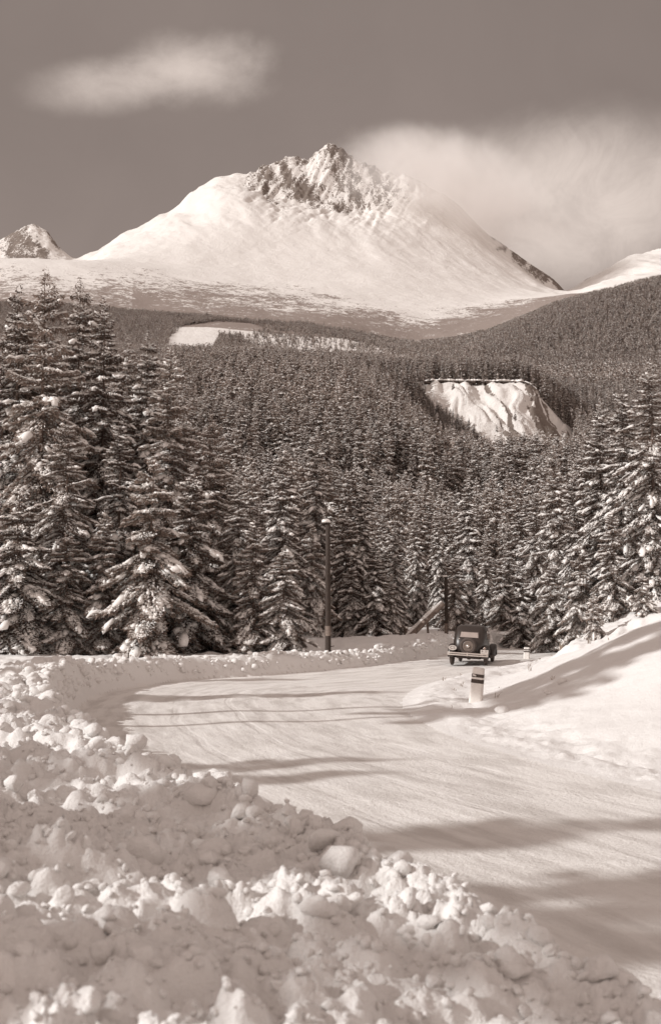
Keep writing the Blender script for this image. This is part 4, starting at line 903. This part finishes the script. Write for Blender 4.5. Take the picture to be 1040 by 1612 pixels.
def disc(cx, cy, cz, prof, axis='x', sgn=1, n=28):
    """prof: (radius, offset) from centre outwards"""
    v = []; f = []
    for r_, o_ in prof:
        for i in range(n): t = 6.28318 * i / n; v.append((cx + sgn * o_, cy + r_ * math.cos(t), cz + r_ * math.sin(t)) if axis == 'x' else (cx + r_ * math.cos(t), cy + sgn * o_, cz + r_ * math.sin(t)))
    for k in range(len(prof) - 1):
        for i in range(n): f.append((k * n + i, k * n + (i + 1) % n, (k + 1) * n + (i + 1) % n, (k + 1) * n + i))
    return np.array(v), np.array(f)
def build_car():
    cD = 42.6; a, _ = tans(735.5, 1045); cx = float(a) * cD; zr = float(zg(cx, cD + .4)[0]) + .012
    car = empty('vintage_car', (cx, cD, zr), -R(13.5)); roll = Matrix.Rotation(R(3.2), 4, 'Y')
    tag(car, 'dark vintage saloon driving away, spare wheel on its back, on the snowy road', 'car')
    def cpart(name, geo, mat, parent=None, smooth=True, rolled=True):
        v = geo[0]
        if rolled: v = v.copy(); th = R(3.2); z_ = v[:, 2] - .35; x_ = v[:, 0]; v[:, 0], v[:, 2] = x_ * math.cos(th) + z_ * math.sin(th), -x_ * math.sin(th) + z_ * math.cos(th) + .35
        return part(name, (v, geo[1]), mat, parent or car, smooth)
    cab = loft([rrect(.55, .24, 2.35, .34), rrect(.60, .14, 2.35, .44), rrect(.63, .09, 2.34, .62), rrect(.64, .11, 2.32, .82), rrect(.635, .18, 2.28, .98), rrect(.62, .27, 2.2, 1.12), rrect(.60, .37, 2.12, 1.26), rrect(.57, .48, 2.04, 1.38), rrect(.52, .60, 1.95, 1.46), rrect(.42, .78, 1.82, 1.51), rrect(.22, 1.0, 1.6, 1.53)])
    def hsec(y, hw, z0, z1):
        return [(hw * math.copysign(abs(math.cos(t)) ** .55, math.cos(t)), y, (z0 + z1) / 2 + (z1 - z0) / 2 * math.copysign(abs(math.sin(t)) ** .6, math.sin(t))) for t in [6.28318 * k / 32 for k in range(32)]]
    hood = loft([hsec(2.2, .56, .4, 1.02), hsec(2.6, .48, .4, 1.01), hsec(3.1, .38, .4, .98), hsec(3.5, .30, .4, .95), hsec(3.62, .24, .42, .90)])
    chas = box(-.45, .45, .25, 3.5, .26, .38)
    body = cpart('body', join(cab, hood), M_car)
    cpart('chassis', chas, M_tyre, smooth=False)
    def yb(z): return float(np.interp(z, [.62, .82, .98, 1.12, 1.26, 1.38], [.09, .11, .18, .27, .37, .48]))
    # rear window with frame, following the tail
    def patch(x0, x1, z0, z1, off, n=8):
        v = []; 
        for i in range(n + 1):
            for j in range(n + 1):
                u = -1 + 2 * i / n; z = z0 + (z1 - z0) * j / n; wz = 1 - .08 * (j / n); x = ((x0 + x1) / 2 + (x1 - x0) / 2 * u * wz); bulge = .10 * abs(x / .62) ** 4
                v.append((x, yb(z) + bulge - off, z))
        return np.array(v, float), np.array([(i * (n + 1) + j, (i + 1) * (n + 1) + j, (i + 1) * (n + 1) + j + 1, i * (n + 1) + j + 1) for i in range(n) for j in range(n)])
    fr = cpart('rear_window', patch(-.38, .38, 1.045, 1.285, .018), M_black); cpart('pane', patch(-.345, .345, 1.07, 1.26, .026), M_glass, fr)
    for sg in (-1, 1):                                # side windows
        for y0, y1 in ((.78, 1.28), (1.36, 1.92)):
            v = []
            for z, hw in ((1.0, .636), (1.12, .622), (1.24, .606), (1.33, .588)):
                for k in range(6): v.append((sg * (hw + .004), y0 + (y1 - y0) * k / 5 + (.0 if y0 < 1 else 0), z))
            cpart('side_window', (np.array(v, float), np.array([(r_ * 6 + k, r_ * 6 + k + 1, r_ * 6 + 7 + k, r_ * 6 + 6 + k) for r_ in range(3) for k in range(5)])), M_glass)
        cpart('door_handle', tube([(sg * .66, 1.25, .92), (sg * .68, 1.14, .92)], [.012, .012], 6), M_chrome)
        cpart('running_board', box(min(sg * .60, sg * .78), max(sg * .60, sg * .78), .95, 2.7, .30, .345), M_tyre, smooth=False)
        cpart('rear_fender', fender(sg * .635, .46, .34, .145, .50, .46, .30, .1), M_car)
        cpart('front_fender', fender(sg * .66, 3.05, .34, .15, .52, .44, .30), M_car)
    # spare wheel
    sp_ = cpart('spare_wheel', ring(0, .03, .745, .255, .072, 'y', 36, 14), M_tyre)
    cpart('rim', disc(0, .03, .745, [(0, .075), (.05, .075), (.07, .05), (.13, .045), (.17, .06), (.20, .055), (.215, .03)], 'y', -1), M_rim, sp_)
    cpart('hub_cap', disc(0, .03, .745, [(0, .11), (.03, .108), (.055, .095), (.065, .07)], 'y', -1), M_chrome, sp_)
    # bumper, two bars with brackets
    bm_ = []
    for z in (.475, .405): bm_.append(loft([[(x, -.14 + .07 * abs(x / .75) ** 3 + dy, z + dz) for dy, dz in ((-.014, -.022), (-.02, 0), (-.014, .022), (.014, .022), (.014, -.022))] for x in np.linspace(-.76, .76, 17)]))
    bp_ = cpart('rear_bumper', join(*bm_), M_chrome, smooth=False)
    cpart('bracket', join(box(-.36, -.31, -.12, .30, .36, .50), box(.31, .36, -.12, .30, .36, .50)), M_black, bp_, False); cpart('centre_clamp', box(-.025, .025, -.175, -.1, .375, .505), M_chrome, bp_, False)
    # oval nationality plate on the left fender
    def plate_text(txt, size, x, y, z, parent, sx_=1.0):
        cu = bpy.data.curves.new('lettering', 'FONT'); cu.body = txt; cu.size = size; cu.align_x = 'CENTER'; cu.align_y = 'CENTER'; cu.extrude = .002
        o = bpy.data.objects.new('lettering', cu); C.objects.link(o); bpy.context.view_layer.update()
        me = bpy.data.meshes.new_from_object(o.evaluated_get(bpy.context.evaluated_depsgraph_get())); bpy.data.objects.remove(o); me.materials.clear(); me.materials.append(M_black)
        q = obj('lettering', me, parent); q.rotation_euler = (math.pi / 2, R(3.2), 0); q.scale = (sx_, 1, 1)
        th = R(3.2); z_ = z - .35; q.location = (x * math.cos(th) + z_ * math.sin(th), y, -x * math.sin(th) + z_ * math.cos(th) + .35); return q
    n = 28; ov = [(-.575 + .155 * math.cos(6.28318 * k / n), -.062, .655 + .095 * math.sin(6.28318 * k / n)) for k in range(n)]; ov2 = [(x, -.050, z) for x, _, z in ov]
    pl = cpart('oval_plate', loft([ov, ov2]), M_plate, smooth=False); plate_text('CS', .15, -.575, -.064, .655, pl, 1.15)
    lp = cpart('number_plate', box(.485, .775, -.075, -.062, .385, .645), M_plate, smooth=False)
    plate_text('P-17', .115, .63, -.077, .575, lp); plate_text('423', .12, .63, -.077, .46, lp)
    tl = cpart('tail_lamp', disc(.63, -.02, .70, [(0, .06), (.03, .055), (.042, .035), (.045, 0)], 'y', -1), M_lamp); cpart('lamp_rim', ring(.63, -.055, .70, .04, .007, 'y', 16, 6), M_chrome, tl)
    cpart('trim_knob', disc(-.36, .10, 1.0, [(0, .03), (.02, .026), (.026, 0)], 'y', -1), M_chrome)
    # wheels stay level on the snow
    for cyw, tx in ((.46, .645), (3.05, .645)):
        for sg in (-1, 1):
            wh = cpart('wheel', ring(sg * tx, cyw, .335, .255, .078, 'x', 32, 12, .9), M_tyre, rolled=False)
            cpart('rim', disc(sg * tx, cyw, .335, [(0, .05), (.06, .05), (.09, .03), (.16, .03), (.20, .05)], 'x', sg), M_rim, wh, rolled=False)
            cpart('rim', disc(sg * tx, cyw, .335, [(0, .03), (.20, .03)], 'x', -sg), M_black, wh, rolled=False)
    cpart('axle', tube([(-.64, .46, .335), (.64, .46, .335)], [.035, .035], 8), M_tyre, rolled=False); cpart('differential', (IC2[0] * .12 + np.array([0, .46, .33]), IC2[1]), M_tyre, rolled=False)
    for sg in (-1, 1): cpart('headlamp', (IC2[0] * np.array([.10, .13, .10]) + np.array([sg * .42, 3.35, .80]), IC2[1]), M_chrome)
    return car
build_car()

# ------------------------------------------------------------------ cloud spilling over the right shoulder of the peak
def cloud_bank():
    v, f = IC3; c = at(715, 300, 4560); me = poly_mesh('cloud', [(v * np.array([640, 400, 300]), f, M_snow, True)]); me.materials.clear()
    m = bpy.data.materials.new('cloud_vapour'); m.use_nodes = True; t = NT(m.node_tree); t.n.clear(); tcn = t.new('ShaderNodeTexCoord')
    mp = t.new('ShaderNodeMapping'); t.l.new(tcn.outputs['Object'], mp.inputs[0]); mp.inputs['Scale'].default_value = (1 / 600, 1 / 370, 1 / 260)
    ln = t.new('ShaderNodeVectorMath', operation='LENGTH'); t.l.new(mp.outputs[0], ln.inputs[0])
    n = t.noise(tcn.outputs['Object'], .0042, 6, .62, .6)
    q = t.math('ADD', ln.outputs['Value'], t.math('MULTIPLY', t.math('SUBTRACT', n, .5), 2.4))
    d = t.math('MULTIPLY', t.smooth(q, .1, 1.0, 1.0, 0.0), .0048)
    d = t.math('MULTIPLY', d, t.smooth(ln.outputs['Value'], .75, 1.0, 1.0, 0.0))
    pv = t.new('ShaderNodeVolumePrincipled'); pv.inputs['Color'].default_value = (.988, .972, .96, 1); t.l.new(d, pv.inputs['Density']); pv.inputs['Anisotropy'].default_value = .15
    o_ = t.new('ShaderNodeOutputMaterial'); t.l.new(pv.outputs[0], o_.inputs['Volume']); me.materials.append(m)
    o = obj('cloud', me); o.location = c; o.rotation_euler = (0, R(14), 0); tag(o, 'bright cloud spilling over the right shoulder of the summit', 'cloud', kind='stuff')
cloud_bank()
